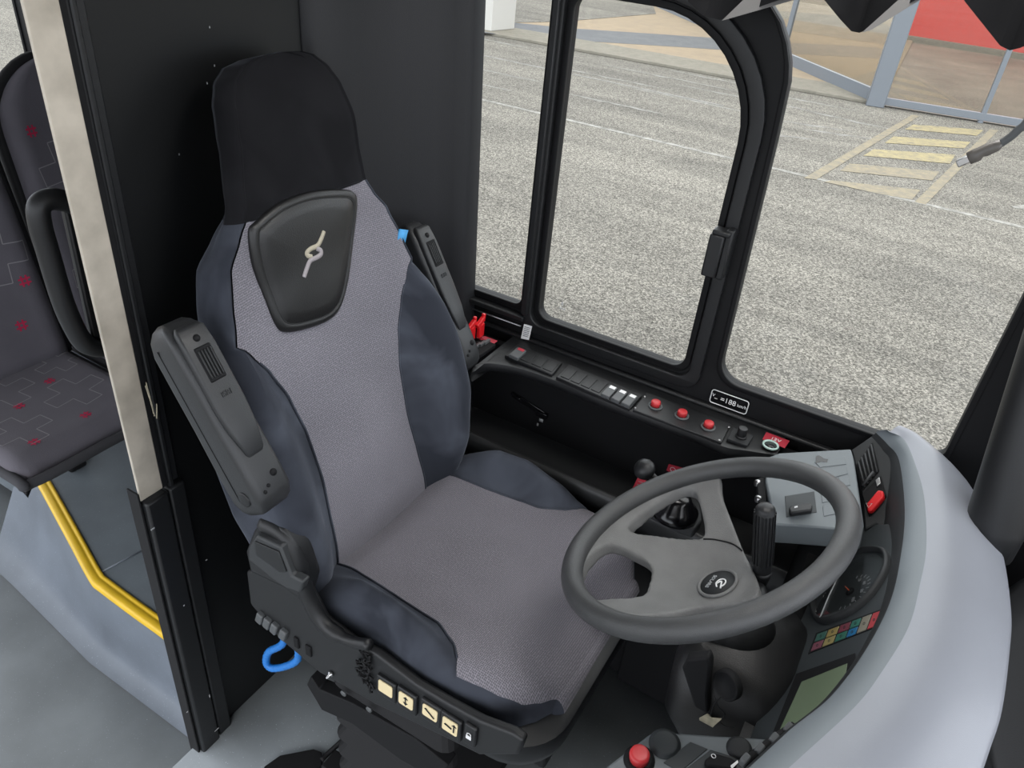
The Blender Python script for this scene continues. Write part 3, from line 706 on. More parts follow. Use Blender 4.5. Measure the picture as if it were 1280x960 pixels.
for (px, py) in ((430, 866), (462, 886)):
    p = at_y(px, py, CY - .257); B().lathe(p, (0, -1, 0), [(.007, 0), (.007, .003), (.002, .0045)], 12).out('bolt', 'button', seat)
# bent wire handle and its flat foot in front of the slide
zf = ZP + .03
hp = [at_z(402, 950, zf), at_z(412, 940, zf + .004), at_z(432, 922, zf + .03), at_z(438, 915, zf + .035), at_z(443, 922, zf + .03), at_z(452, 950, zf + .01), at_z(462, 985, zf)]
B().tube(crom(hp, 4), 0.006, 10).out('slide_handle', 'matt', seat)
b = B().prism([at_z(x, y, ZP + .02) for x, y in ((330, 958), (350, 944), (392, 936), (402, 940), (402, 956), (385, 975), (330, 985))], (0, 0, -.018)); b.out('handle_foot', 'matt', seat, bevel=.002)
# blue coiled hose hanging under the shell
hp = crom([at_y(x, y, ys + .02) for x, y in ((372, 800), (372, 824), (356, 833), (340, 835), (333, 828), (336, 815), (352, 806), (360, 790))], 12)
rr = [0.0075 + 0.0008 * math.sin(i * 2.2) for i in range(len(hp))]
B().tube(hp, rr, 10).out('air_hose', 'blue', seat, label='bright blue coiled air hose')

# ---- armrests (folded up)
def armrest(yc, wd, px0, parts_label):
    """px0: outline in the photo of the aisle-facing side; built as a solid of width wd"""
    yo = yc - wd / 2
    pts = [at_y(x, y, yo) for x, y in px0]
    N = len(pts); c = sum(pts, V()) / N
    rows = []
    for (off, k) in ((0.0, .90), (.004, .965), (.012, 1.0), (wd - .012, 1.0), (wd - .004, .965), (wd, .90)):
        rows.append([c + (p - c) * 1.0 + V((0, off, 0)) - (p - c).normalized() * (1 - k) * .06 for p in pts])
    return B().grid(rows, close=True, caps=True), pts
def arm(yc, wd, ztop, xtop, zbot, xbot, th, parent):
    """rounded bar from the top end to the pivot end; local frame (d down, f front, y)"""
    T = V((xtop, yc, ztop)); P = V((xbot, yc, zbot)); d = (P - T).normalized(); f = V((-d.z, 0, d.x)); 
    if f.z < 0: f = -f
    if f.x < 0 and f.z < 0: f = -f
    L = (P - T).length; bb = B(); rows = []
    prof = [(0.0, .25, .5), (.006, .55, .72), (.018, .82, .9), (.04, .98, 1), (.10, 1, 1), (L * .5, 1.0, 1.0), (L - .07, 1.12, 1.0), (L - .03, 1.10, 1), (L - .012, .9, .92), (L - .003, .6, .8), (L, .35, .6)]
    for (s, kf, ky) in prof:
        rows.append([T + d * s + f * (a * kf) + Y * (c * ky) for a, c in rrect(-th / 2, th / 2, -wd / 2, wd / 2, .012, 4)])
    o = bb.grid(rows, close=True, caps=True).out('armrest', 'armgrey', parent)
    # front pad, raised
    rows = []
    for (s, kf, ky) in ((.012, .4, .55), (.02, .8, .72), (.05, 1, .78), (L * .45, 1, .80), (L - .14, 1, .72), (L - .10, .85, .5), (L - .085, .2, .3)):
        rows.append([T + d * s + f * (th / 2 - .006 + a * kf) + Y * (c * ky) for a, c in rrect(0, .016, -wd / 2, wd / 2, .006, 4)])
    B().grid(rows, close=True, caps=True).out('arm_pad', 'armgrey', o)
    # thumb-wheel with ribs near the free end
    q = T + d * .075 + f * (th / 2 + .0085)
    k = B().box(q, (.056, .030, .006), (d, Y, f)).out('thumb_wheel', 'matt', o, bevel=.003)
    rb = B()
    for j in range(-2, 3): rb.box(q + Y * j * .0052 + f * .003, (.044, .0028, .004), (d, Y, f))
    rb.out('wheel_ribs', 'plastic', k, bevel=.001)
    q = T + d * .035 + f * (th / 2 + .0095); B().lathe(q - f * .002, f, [(.0055, 0), (.0055, .0022)], 14).out('screw_cap', 'matt', o)
    for (s, a, r) in ((L - .055, .014, .006), (L - .042, -.004, .003), (L - .036, -.014, .003)):
        q = T + d * s + f * (th * .56 - .003) + Y * (a - .004); B().lathe(q, f, [(r, 0), (r, .004)], 12).out('screw_cap', 'matt', o)
    q = T + d * (L - .035) - Y * (wd / 2 - .001) + f * .004; B().lathe(q, -Y, [(.013, 0), (.013, .002), (.011, .003)], 20).out('pivot_cap', 'plastic', o)
    # parting line along the aisle face
    B().box(T + d * (L * .5) - Y * (wd / 2) - f * .010, (L * .8, .001, .002), (d, Y, f)).out('parting_line', 'matt', o)
    text('moulded_mark', 'ISRI', .012, T + d * .125 + f * (th / 2 + .0102), Y, -d, 'plastic', o)
    return o
arm(0.622, 0.068, 1.035, -0.905, 0.762, -0.735, 0.072, seat)
arm(1.235, 0.060, 1.00, -0.935, 0.705, -0.765, 0.060, seat)
for yy, xx, zz in ((.675, -.80, .83), (1.19, -.81, .76)):
    B().lathe((xx, yy - .035, zz), Y, [(.013, 0), (.013, .07)], 16).out('armrest_pivot', 'matt', seat)
# ================================================================== STEERING
W = V((-.133, .945, .785)); tl = math.radians(30)
wn = V((-math.sin(tl), 0, math.cos(tl))); e2 = V((math.cos(tl), 0, math.sin(tl)))
def wp(a, b_, h=0): return W + Y * a + e2 * b_ + wn * h
RIM = .2165; HUBH = -.088
sw = empty('steering_wheel', W + wn * -.09, 'grey textured three-spoke steering wheel in front of the driver seat', 'steering wheel')
b = B(); n = 72
b.tube([wp(RIM * math.cos(2 * math.pi * k / n), RIM * math.sin(2 * math.pi * k / n)) for k in range(n)], .0178, 24, closed=True)
def hz(r):
    t = min(1, max(0, r - .05) / (RIM - .05)); return HUBH * (1 - t ** 1.35)
def whit(px, py, dh=0.0):
    h = HUBH
    for _ in range(25):
        r_ = ray(px, py); q = CAM + r_ * ((W + wn * (h + dh) - CAM).dot(wn) / r_.dot(wn)); a_ = (q - W).dot(Y); b_ = (q - W).dot(e2)
        h = h * .5 + hz(math.hypot(a_, b_)) * .5
    return (a_, b_)
def c3(*q): return [whit(680 + x / 3.694, 560 + y / 3.694) for x, y in q]
b.out('wheel_rim', 'wheel', sw, label='dark textured outer rim')
hole1 = c3((392, 352), (500, 262), (600, 200), (655, 184), (695, 200), (718, 260), (735, 340), (737, 400), (700, 414), (600, 410), (500, 396), (420, 385))
hole2 = c3((270, 448), (340, 452), (400, 482), (470, 520), (492, 560), (487, 610), (465, 665), (420, 684), (320, 690), (215, 692), (172, 650), (166, 580), (200, 510))
right = c3((812, 165), (822, 220), (870, 345), (915, 460), (955, 540), (985, 610), (990, 650))
bot = c3((975, 680), (900, 705), (800, 722), (700, 735), (560, 762), (400, 768), (260, 745), (225, 725))
def arc(p, q_, n_=16):
    a0 = math.atan2(p[1], p[0]); a1 = math.atan2(q_[1], q_[0])
    if a0 > a1: a1 += 2 * math.pi
    return [(RIM * math.cos(a0 + (a1 - a0) * k / n_), RIM * math.sin(a0 + (a1 - a0) * k / n_)) for k in range(n_ + 1)]
print('hub pts', [tuple(round(v, 3) for v in p) for p in right + bot + hole1 + hole2])
def smooth2(pl, closed=False, n_=5): return [(p.x, p.y) for p in crom([V(p + (0,)) for p in pl], n_, closed)]
outl = smooth2(right + bot) + arc(bot[-1], right[0])
def hubplate(outline, holes, thick, name, m):
    o_ = plate(outline, holes, Y, e2, (0, 0, 0), thick, name, m, sw)
    md = o_.modifiers.new('remesh', 'REMESH'); md.mode = 'VOXEL'; md.voxel_size = .0034
    m2 = o_.modifiers.new('smooth', 'SMOOTH'); m2.iterations = 10; m2.factor = .6
    dg = bpy.context.evaluated_depsgraph_get(); me = bpy.data.meshes.new_from_object(o_.evaluated_get(dg)); o_.modifiers.clear()
    off = ORIG[sw]
    for v in me.vertices:
        p = v.co + off; a_, b_, h_ = p.dot(Y), p.dot(e2), p.dot(wn)
        v.co = wp(a_, b_, h_ + hz(math.hypot(a_, b_)) - thick / 2) - off
    for p in me.polygons: p.use_smooth = True
    if not me.materials: me.materials.append(M[m])
    o_.data = me
    return o_
pd = hubplate(outl, [smooth2(hole1, True), smooth2(hole2, True)], .024, 'spoke_and_horn_pad', 'hub')
pd['label'] = 'lighter grey three-armed horn pad with an oval badge'
# join line between the upper spoke and the pad
jl = smooth2(c3((737, 421), (790, 424), (860, 440), (900, 462), (915, 476)))
B().tube([wp(a_, b_, hz(math.hypot(a_, b_)) + .0006) for a_, b_ in jl], .0013, 6).out('join_line', 'matt', pd)
b = B().lathe(wp(0, 0, HUBH - .02), -wn, [(.062, 0), (.070, .01), (.068, .03)], 32); b.out('hub_underside', 'plastic', sw)
bc = wp(0.0, 0.0, HUBH + .0020)
B().tube([bc + Y * .034 * math.cos(2 * math.pi * k / 40) + e2 * .030 * math.sin(2 * math.pi * k / 40) for k in range(40)], .0028, 8, closed=True).out('badge_ring', 'hub', pd)
bd = B().lathe(bc - wn * .002, wn, [(.031, 0), (.031, .0018)], 40).out('badge', 'inner', pd)
# badge: logo swirl and lettering, reading from the wheel's own bottom
rgt = -(Y * math.cos(math.radians(10)) + e2 * math.sin(math.radians(10))).normalized(); upw = wn.cross(rgt)
text('badge_lettering', 'SOLARIS', .0085, bc + wn * .0004 - upw * .012, rgt, upw, 'palegrey', bd)
b = B(); c0 = bc + wn * .0008 + upw * .006
b.tube([c0 + rgt * .010 * math.cos(a) + upw * .0075 * math.sin(a) for a in [math.radians(40 + 10 * k) for k in range(26)]], .0012, 6)
b.tube(crom([c0 + rgt * .012 + upw * .006, c0 + rgt * .002 + upw * .002, c0 - rgt * .004 - upw * .001, c0 + rgt * .003 - upw * .006, c0 + rgt * .010 - upw * .002], 5), .0013, 6)
b.out('badge_emblem', 'white', bd)

colm = empty('steering_column', (-.03, .9, ZP), 'black steering column shroud under the steering wheel, with a round key opening', 'steering column')
b = B()
ax = -wn
top_c = W + wn * (HUBH - .05)
b.lathe(top_c, ax, [(.058, -.002), (.064, .006), (.066, .03), (.066, .05), (.055, .06)], 32)
b.out('column_collar', 'plastic', colm, auto=50)
# tapered shroud down to the floor
def shroud(z, x0, x1, y0, y1, r): return [V((x, y, z)) for x, y in rrect(x0, x1, y0, y1, r, 5)]
rows = [shroud(.655, -.10, .06, .85, 1.02, .05), shroud(.61, -.11, .09, .82, 1.04, .05), shroud(.55, -.10, .10, .79, 1.05, .04), shroud(.45, -.04, .11, .81, 1.03, .03), shroud(.30, .03, .13, .82, 1.01, .03), shroud(.10, .08, .15, .83, 1.00, .03), shroud(ZP, .10, .16, .84, 1.0, .03)]
b = B().grid(rows, close=True, caps=True); b.out('column_shroud', 'shroud', colm, auto=60)
B().lathe(at_y(905, 860, .800) + V((.0, .004, 0)), (-.45, -.85, .2), [(.023, -.012), (.023, -.001), (.0215, .0005), (.019, 0), (.018, -.003)], 28).out('key_opening', 'matt', colm)
b = B().prism([at_y(x, y, .80) for x, y in ((852, 836), (857, 825), (885, 822), (888, 832), (884, 870), (885, 893), (868, 885))], (0, .02, 0)); b.out('knee_flap', 'matt', colm, bevel=.004)
# stalk
stk0, stk1 = V((-.075, 1.0, .70)), V((-.066, .99, .915))
sd = (at_y(957, 632, .985) - at_y(951, 742, 1.0)); s0 = at_y(951, 742, 1.0); sl = sd.length; sd.normalize()
st = B().lathe(s0 - sd * .05, sd, [(.0035, 0), (.0035, .065)], 10).out('indicator_stalk', 'metal', colm, label='column stalk with a ribbed black twist grip')
b = B().lathe(s0, sd, [(.004, .016), (.007, .018), (.0125, .036), (.0150, .046), (.0150, .054)], 24); b.out('stalk_collar', 'plastic', st)
b = B().lathe(s0 + sd * .055, sd, [(.0150, 0), (.0150, sl - .062), (.011, sl - .057), (.004, sl - .055)], 24)
bu = sd.orthogonal().normalized(); bw = sd.cross(bu)
for k in range(16):
    a = 2 * math.pi * k / 16; q = bu * math.cos(a) + bw * math.sin(a)
    b.box(s0 + sd * (.055 + .018 + (sl - .085) / 2) + q * .0152, (sl - .086, .003, .003), (sd, sd.cross(q), q))
b.out('stalk_grip', 'plastic', st, auto=40)
cdir = (CAM - s0).normalized(); side = sd.cross(cdir).normalized()
if side.dot(rt) < 0: side = -side
text('stalk_marks', '▲', .009, s0 + sd * .040 + cdir * .0145, side, sd, 'white', st)
text('stalk_marks', 'o II', .008, s0 + sd * .062 + cdir * .0165, side, sd, 'white', st)
# crumpled paper tag hanging on the key wires
pt = [at_y(x, y, .80) for x, y in ((874, 898), (884, 893), (890, 898), (902, 899), (893, 907), (886, 915), (876, 912))]
tag = empty('paper_tag', pt[3], 'crumpled cream paper tag hanging below the key opening of the steering column', 'tag')
b = B().prism(pt, (0, .002, 0)); b.out('paper', 'paper', tag, smooth=False)
b = B(); b.tube(crom([at_y(902, 870, .80), at_y(893, 880, .80), at_y(888, 895, .80)], 5), .0012, 6); b.tube(crom([at_y(902, 899, .80), at_y(906, 893, .80), at_y(898, 883, .80), at_y(893, 870, .80)], 5), .0008, 6); b.tube(crom([at_y(900, 903, .80), at_y(908, 908, .80), at_y(918, 909, .80)], 5), .0008, 6)
b.out('string', 'rubber', tag)

# ================================================================== DASHBOARD
dash = empty('dashboard', (.15, .95, ZP), 'curved grey dashboard wrapping round the steering wheel, with gauges and a green display', 'dashboard')
railA = [(1095, 541), (1110, 556), (1124, 576), (1131, 639), (1125, 701), (1112, 754), (1083, 811), (1040, 869), (990, 910), (938, 958), (880, 1010), (800, 1070)]
railB = [(1112, 540), (1130, 549), (1143, 577), (1155, 620), (1158, 682), (1150, 730), (1136, 783), (1102, 840), (1069, 883), (1000, 947), (930, 1010), (850, 1080)]
railC = [(1130, 545), (1157, 560), (1203, 594), (1230, 640), (1251, 687), (1261, 759), (1259, 811), (1249, 883), (1234, 931), (1215, 985), (1180, 1060), (1120, 1150)]
zA, zB, zC = .800, .825, .80
RA = crom([at_z(x, y, zA) for x, y in railA], 6); RB = crom([at_z(x, y, zB) for x, y in railB], 6); RC = crom([at_z(x, y, zC) for x, y in railC], 6)
# inner wall, down to the instrument panel
IPn = V((-.857, 0, .515)); IP = Plane((.045, .95, .62), IPn)
def onIP(p): # drop vertically onto the instrument plane
    return V((p.x, p.y, IP.p.z - (p.x - IP.p.x) * IPn.x / IPn.z))
rowsb = []; 
for a, b_, c in zip(RA, RB, RC):
    r = [a + (b_ - a) * .0, a + (b_ - a) * .10 + Z * .004, a + (b_ - a) * .35 + Z * .006, a + (b_ - a) * .7 + Z * .006, b_]
    rowsb.append(r)
B().grid(rowsb).out('cowl_band', 'dashband', dash, label='slightly greener grey rolled edge band')
rowst = []
for b_, c in zip(RB, RC):
    o_ = (c - b_); mid = [b_ + o_ * t + Z * (.020 * math.sin(math.pi * t)) for t in (0, .08, .2, .35, .5, .65, .8, .92, 1)]
    ou = V((o_.x, o_.y, 0)).normalized() if V((o_.x, o_.y, 0)).length > 1e-4 else X
    mid += [c + ou * .006 - Z * .006, c + ou * .008 - Z * .02, c + ou * .004 - Z * .06, c + ou * .0 - Z * .30]
    rowst.append(mid)
B().grid(rowst).out('cowl_top', 'dashgrey', dash, label='broad smooth pale grey cowl surface')
rowsi = []
for i, a in enumerate(RA):
    d = sm(i / 14); inward = V((-.018, 0, 0))
    zb = .66 if a.y > 1.25 else .60
    foot_ = V((a.x - .020, a.y - .01, zb))
    rowsi.append([a, a - Z * .012 + inward * .3, a.lerp(foot_, .45), foot_])
B().grid(rowsi).out('cowl_inner_wall', 'inner', dash)
# slanted face at the far end that carries vent and hazard switch
VP = [at_z(1064, 562, .765), at_z(1095, 541, .80), at_z(1124, 576, .80), at_z(1131, 639, .795), at_z(1128, 672, .785), at_z(1108, 690, .735), at_z(1084, 662, .70), at_z(1080, 640, .70), at_z(1072, 600, .735)]
vn = (VP[3] - VP[0]).cross(VP[1] - VP[0]).normalized()
# best plane through three well spread points
qa, qb, qc = at_z(1068, 575, .755), at_z(1118, 570, .79), at_z(1092, 662, .715)
vn = (qb - qa).cross(qc - qa).normalized()
if vn.dot(CAM - qa) < 0: vn = -vn
VPl = Plane(qa, vn)
def vq(pxs, h0, h1, name, m, par, bev=.0015, **kw):
    pts = [VPl.at(x, y, h1) for x, y in pxs]; return B().prism(pts, vn * (h0 - h1)).out(name, m, par, bevel=bev, **kw)
vface = vq([(1064, 562), (1095, 541), (1113, 553), (1127, 576), (1134, 610), (1134, 645), (1130, 690), (1112, 690), (1108, 668), (1095, 655), (1081, 662), (1078, 620)], -.02, 0, 'vent_panel', 'inner', dash, bev=.003)
vent = vq([(1070, 581), (1090, 552), (1099, 588), (1078, 613)], -.004, .003, 'air_vent', 'matt', dash)
for k in range(5):
    t = (k + .5) / 5; a0 = (1071 + (1091 - 1071) * t, 580 + (553 - 580) * t); a1 = (1079 + (1098 - 1079) * t, 611 + (588 - 611) * t)
    p, q = VPl.at(*a0, h=.006), VPl.at(*a1, h=.006); B().tube([p, q], .0018, 8).out('vent_blade', 'plastic2', vent)
B().tube([VPl.at(1078, 607, .008), VPl.at(1092, 590, .008)], .003, 8).out('vent_tab', 'plastic2', vent)
hz_ = vq([(1077, 617), (1101, 594), (1108, 620), (1086, 645)], -.002, .004, 'hazard_switch', 'matt', dash)
vq([(1083, 629), (1097, 612), (1104, 613), (1105, 621), (1090, 638), (1084, 639)], .004, .016, 'hazard_button', 'red', hz_, bev=.003)
p0, p1 = VPl.at(1080, 634, .0165), VPl.at(1097, 615, .0165); dr = (p1 - p0).normalized()
c = VPl.at(1086, 631, .0168); un = vn.cross(dr)
B().tube([c + un * .006, c - un * .003 + dr * .005, c - un * .003 - dr * .005], .0006, 5, closed=True).out('triangle_mark', 'white', hz_)
vq([(1094, 600), (1099, 596), (1101, 604), (1096, 608)], .004, .008, 'rocker_tab', 'metal', hz_, bev=.001)
# pale grey switch panel
SPz = Plane((0, 1.2, .757), V((-.20, -.10, 1)))
def spq(pxs, h0, h1, name, m, par=dash, bev=.0012, pl=SPz, **kw):
    pts = [pl.at(x, y, h1) for x, y in pxs]; return B().prism(pts, pl.n * (h0 - h1)).out(name, m, par, bevel=bev, **kw)
spn = spq([(958, 572), (974, 566), (1064, 561), (1068, 575), (1080, 656), (1078, 663), (1000, 657), (968, 655), (957, 600), (957, 594)], -.045, 0, 'switch_panel', 'panelgrey', dash, bev=.003)
def slot(pxs, par=spn, m='darkpanel', h=.0012): return spq(pxs, -.001, h, 'switch_blank', m, par, .0006)
slot([(1018, 577), (1056, 570), (1058, 580), (1025, 584)], m='panelgrey'); slot([(1025, 586), (1058, 582), (1060, 592), (1040, 597)], m='panelgrey')
slot([(1048, 597), (1061, 595), (1063, 606), (1052, 608)], m='panelgrey')
slot([(1026, 615), (1045, 612), (1048, 624), (1028, 628)], m='panelgrey'); slot([(1028, 632), (1048, 629), (1051, 641), (1030, 645)], m='panelgrey')
hs = slot([(981, 620), (1018, 614), (1021, 640), (983, 646)], m='darkpanel')
spq([(986, 634), (990, 631), (1012, 628), (1016, 631), (1015, 637), (988, 641)], .001, .011, 'light_switch', 'plastic', spn, .0025)
spq([(993, 633), (997, 632), (997, 634), (993, 635)], .011, .0116, 'switch_mark', 'white', spn, .0001)
spq([(1020, 570), (1024, 569), (1030, 573), (1035, 574), (1034, 578), (1026, 577), (1020, 579)], .0, .0016, 'broken_slot', 'gloss', spn, .0002)
# small silver locks on the panel's near edge
for (px, py) in ((952, 605), (953, 625)):
    p = SPz.at(px, py, -.02); B().lathe(p, (-.7, -.5, .2), [(.007, 0), (.007, .012), (.004, .014)], 14).out('edge_socket', 'metal', spn)
spq([(946, 598), (957, 594), (960, 655), (949, 640)], -.05, -.012, 'edge_housing', 'matt', spn, .002)
# instrument panel
def ipq(pxs, h0, h1, name, m, par, bev=.001, **kw):
    pts = [IP.at(x, y, h1) for x, y in pxs]; return B().prism(pts, IPn * (h0 - h1)).out(name, m, par, bevel=bev, **kw)
ipp = ipq([(1021, 730), (1045, 690), (1085, 655), (1113, 655), (1122, 700), (1112, 765), (1090, 815), (1046, 875), (1000, 920), (960, 955), (925, 960), (936, 924), (980, 822)], -.03, 0, 'instrument_panel', 'darkpanel', dash, .002)
IPr = (IP.at(938, 922) - IP.at(1021, 732)).normalized()   # along the lower edge towards the aisle
IPr = -Y; IPu = IPr.cross(IPn) * -1
if IPu.z < 0: IPu = -IPu
# gauge
gp = crom([IP.at(x, y) for x, y in ((1017, 760), (1022, 735), (1042, 706), (1075, 690), (1103, 688), (1112, 700), (1107, 722), (1085, 752), (1055, 772), (1027, 778))], 6, closed=True)
gc = sum(gp, V()) / len(gp)
rows = [[gc + (p - gc) * k + IPn * h for p in gp] for k, h in ((1.03, -.002), (1.03, .006), (1.0, .010), (.95, .010), (.93, .002), (.91, .001))]
gauge = B().grid(rows, close=True).out('gauge_housing', 'inner', ipp, label='oval bezel of the round speed dial')
gf = crom([IP.at(x, y) for x, y in ((1024, 773), (1036, 745), (1047, 722), (1075, 704), (1096, 697), (1107, 704), (1103, 722), (1085, 747), (1060, 765))], 5, closed=True)
B().prism([p + IPn * .0025 for p in gf], IPn * -.002).out('gauge_face', 'gauge', gauge, smooth=False)
B().prism([p + IPn * .0085 for p in gf], IPn * -.0012).out('gauge_lens', 'lens', gauge, smooth=False)
B().tube([IP.at(1025, 772, .0095), IP.at(1036, 745, .0095), IP.at(1047, 722, .0095)], .0011, 6).out('lens_edge', 'palegrey', gauge)
b = B(); nc = IP.at(1063, 740, .0035)
for k in range(13):
    a = math.radians(-20 + 16 * k); d = IPr * math.cos(a) + IPu * math.sin(a)
    b.box(nc + d * .036, (.006, .0014, .0005), (d, IPn.cross(d), IPn))
b.out('dial_ticks', 'palegrey', gauge, smooth=False)
for k, s_ in enumerate(('20', '60', '80', '100')):
    a = math.radians(150 - 42 * k); d = IPr * math.cos(a) + IPu * math.sin(a); text('dial_numbers', s_, .008, nc + d * .027, IPr, IPu, 'palegrey', gauge)
B().lathe(nc, IPn, [(.008, 0), (.008, .002), (.006, .003)], 16).out('needle_cap', 'matt', gauge)
d = (IP.at(1059, 731) - IP.at(1067, 740)).normalized(); B().box(nc + d * .012 + IPn * .003, (.022, .0016, .0008), (d, IPn.cross(d), IPn)).out('needle', 'orange', gauge)
# warning lamps
cols = [[(.05, .14, .11), (.32, .25, .09), (.20, .05, .07), (.04, .17, .13), (.26, .24, .19), (.45, .06, .07)], [(.22, .07, .10), (.35, .29, .12), (.04, .17, .12), (.02, .16, .35)]]
G = [(1021, 792), (1102, 762), (1012, 815), (1094, 783)]
def gpx(u, v): 
    tx = G[0][0] + (G[1][0] - G[0][0]) * u, G[0][1] + (G[1][1] - G[0][1]) * u; bx = G[2][0] + (G[3][0] - G[2][0]) * u, G[2][1] + (G[3][1] - G[2][1]) * u
    return tx[0] + (bx[0] - tx[0]) * v, tx[1] + (bx[1] - tx[1]) * v
ipq([gpx(-.02, -.06), gpx(1.0, -.06), gpx(1.0, 1.06), gpx(-.02, 1.06)], -.001, .001, 'lamp_bezel', 'matt', ipp, .0003)
edges = [0, .175, .36, .54, .70, .86, 1.0]
for r_ in (0, 1):
    for k, cc in enumerate(cols[r_]):
        u0, u1 = edges[k] + .012, edges[k + 1] - .012
        if r_ == 0 and k >= 4: v0, v1 = .04, .96
        else: v0, v1 = (.04, .46) if r_ == 0 else (.54, .96)
        nm = mat('lamp_tint_%d_%d' % (r_, k), tuple(q * .75 for q in cc), .3)
        lp = ipq([gpx(u0, v0), gpx(u1, v0), gpx(u1, v1), gpx(u0, v1)], .001, .0022, 'warning_lamp', nm, ipp, .0004)
        c = IP.at(*gpx((u0 + u1) / 2, (v0 + v1) / 2), h=.0026)
        B().tube([c + IPr * .0025 * math.cos(q) + IPu * .0018 * math.sin(q) for q in [k2 * math.pi / 4 for k2 in range(8)]], .0004, 4, closed=True).out('lamp_symbol', 'darkpanel', lp)
# display
ds = ipq([(995, 842), (1069, 816), (1075, 860), (1020, 905), (965, 945), (958, 935)], -.002, .0012, 'display_bezel', 'matt', ipp, .0006)
ipq([(1002, 852), (1059, 829), (1056, 850), (1028, 885), (1000, 905), (975, 925), (970, 922)], .001, .0018, 'display_screen', 'lcd', ds, .0003)
# dash body below the instrument panel and its aisle-side extension
rows = []
for (x0, z) in ((.022, .60), (.03, .45), (.08, .30), (.13, .1), (.15, ZP)):
    rows.append([V((x0, 1.24, z)), V((x0, 1.1, z)), V((x0, .95, z)), V((x0, .78, z)), V((x0 - .005, .66, z)), V((x0 + .1, .58, z)), V((.3, .56, z)), V((.3, 1.24, z))])
B().grid(rows, close=True, caps=True).out('dash_body', 'console', dash, auto=50)
# deep round shell beyond the cowl, next to the windscreen
b = B(); rows = []
for z, k in ((.70, .75), (.735, .93), (.72, 1.0), (.60, 1.04), (.2, 1.05)):
    rows.append([V((.42 + .14 * k * math.cos(a), .98 + .33 * k * math.sin(a), z)) for a in [2 * math.pi * j / 40 for j in range(40)]])
b.grid(rows, close=True, caps=True); b.out('outer_dash_shell', 'plastic', dash)

# lower (aisle-side) control panel
LP = Plane(at_z(860, 930, .625), V((-.10, -.12, 1)))
lpn = spq([(735, 975), (812, 917), (820, 914), (960, 923), (968, 928), (985, 925), (960, 955), (900, 1010), (720, 1010)], -.05, 0, 'control_panel', 'panelgrey', dash, .004, pl=LP, label='grey control panel with a red push button')
def cap(px, py, r, m, h=.006, name='round_cap', par=lpn):
    p = LP.at(px, py, 0); return B().lathe(p, LP.n, [(r * 1.15, 0), (r * 1.15, .0012), (r, .0016), (r, h), (r * .8, h + .0015)], 28).out(name, m, par)
cap(831, 930, .0195, 'darkpanel', .004); cap(924, 936, .0155, 'inner', .005)
rb = cap(799, 950, .019, 'matt', .003, 'red_push_button'); 
p = LP.at(799, 950, 0); B().lathe(p, LP.n, [(.0135, 0), (.0142, .014), (.013, .018), (.009, .0185)], 28).out('button_cap', 'redbtn', rb)
def lpq(pxs, h0, h1, name, m, bev=.001, par=lpn): return spq(pxs, h0, h1, name, m, par, bev, pl=LP)
lpq([(829, 953), (863, 927), (885, 936), (850, 965)], -.001, .0014, 'switch_blank', 'darkpanel')
lpq([(850, 966), (888, 937), (940, 952), (905, 985)], -.001, .0014, 'switch_bezel', 'darkpanel')
lpq([(880, 950), (892, 940), (915, 947), (923, 953), (915, 962), (884, 957)], .001, .012, 'rocker_switch', 'matt', .003)
lpq([(913, 957), (922, 950), (923, 953), (915, 961)], .012, .013, 'rocker_mark', 'white', .0003)
c = LP.at(892, 945, .0126); B().tube([c + X * .003 * math.cos(q) + Y * .003 * math.sin(q) for q in [k * math.pi / 5 for k in range(10)]], .0006, 5, closed=True).out('rocker_symbol', 'white', lpn)
# clamps along the cowl edge beside the display
b = B(); rs = []
for k in range(4):
    p = at_z(985 - 18 * k, 911 + 13 * k, .782); q = at_z(985 - 18 * k - 8, 911 + 13 * k + 10, .775); d = (q - p).normalized()
    B().box(p, (.012, .009, .010), (d, d.cross(Z).normalized(), Z)).out('edge_clip', 'button', dash, bevel=.002)
b.tube([at_z(992, 908, .775), at_z(962, 929, .775), at_z(930, 955, .775)], .006, 8); b.out('clip_rail', 'matt', dash)

# ================================================================== SIDE CONSOLE
cons = empty('side_console', (-.4, 1.33, ZP), 'long black side console under the side window, with switches and a storage recess', 'console')
ZT = .715
rim = [at_z(x, y, ZT - .004) for x, y in ((588, 470), (592, 461), (612, 457), (647, 463), (697, 480), (764, 508), (860, 543), (902, 561), (930, 566), (970, 572))]
print('rim', [tuple(round(c, 3) for c in p) for p in rim])
b = B()
outer = [V((p.x, YW - .001, ZT)) for p in rim]
rows = []
for p in crom(rim, 4):
    ywall = V((p.x, YW - .002, ZT + .004)); q = V((p.x, p.y, ZT))
    rows.append([ywall, q.lerp(ywall, .5), q + Y * .02, q + Y * .008 + Z * .002, q + Y * .002 + Z * .001, q - Z * .006, q + Y * .002 - Z * .018, q + Y * .010 - Z * .024, ywall - Z * .045])
B().grid(rows).out('console_top', 'console', cons, auto=60)
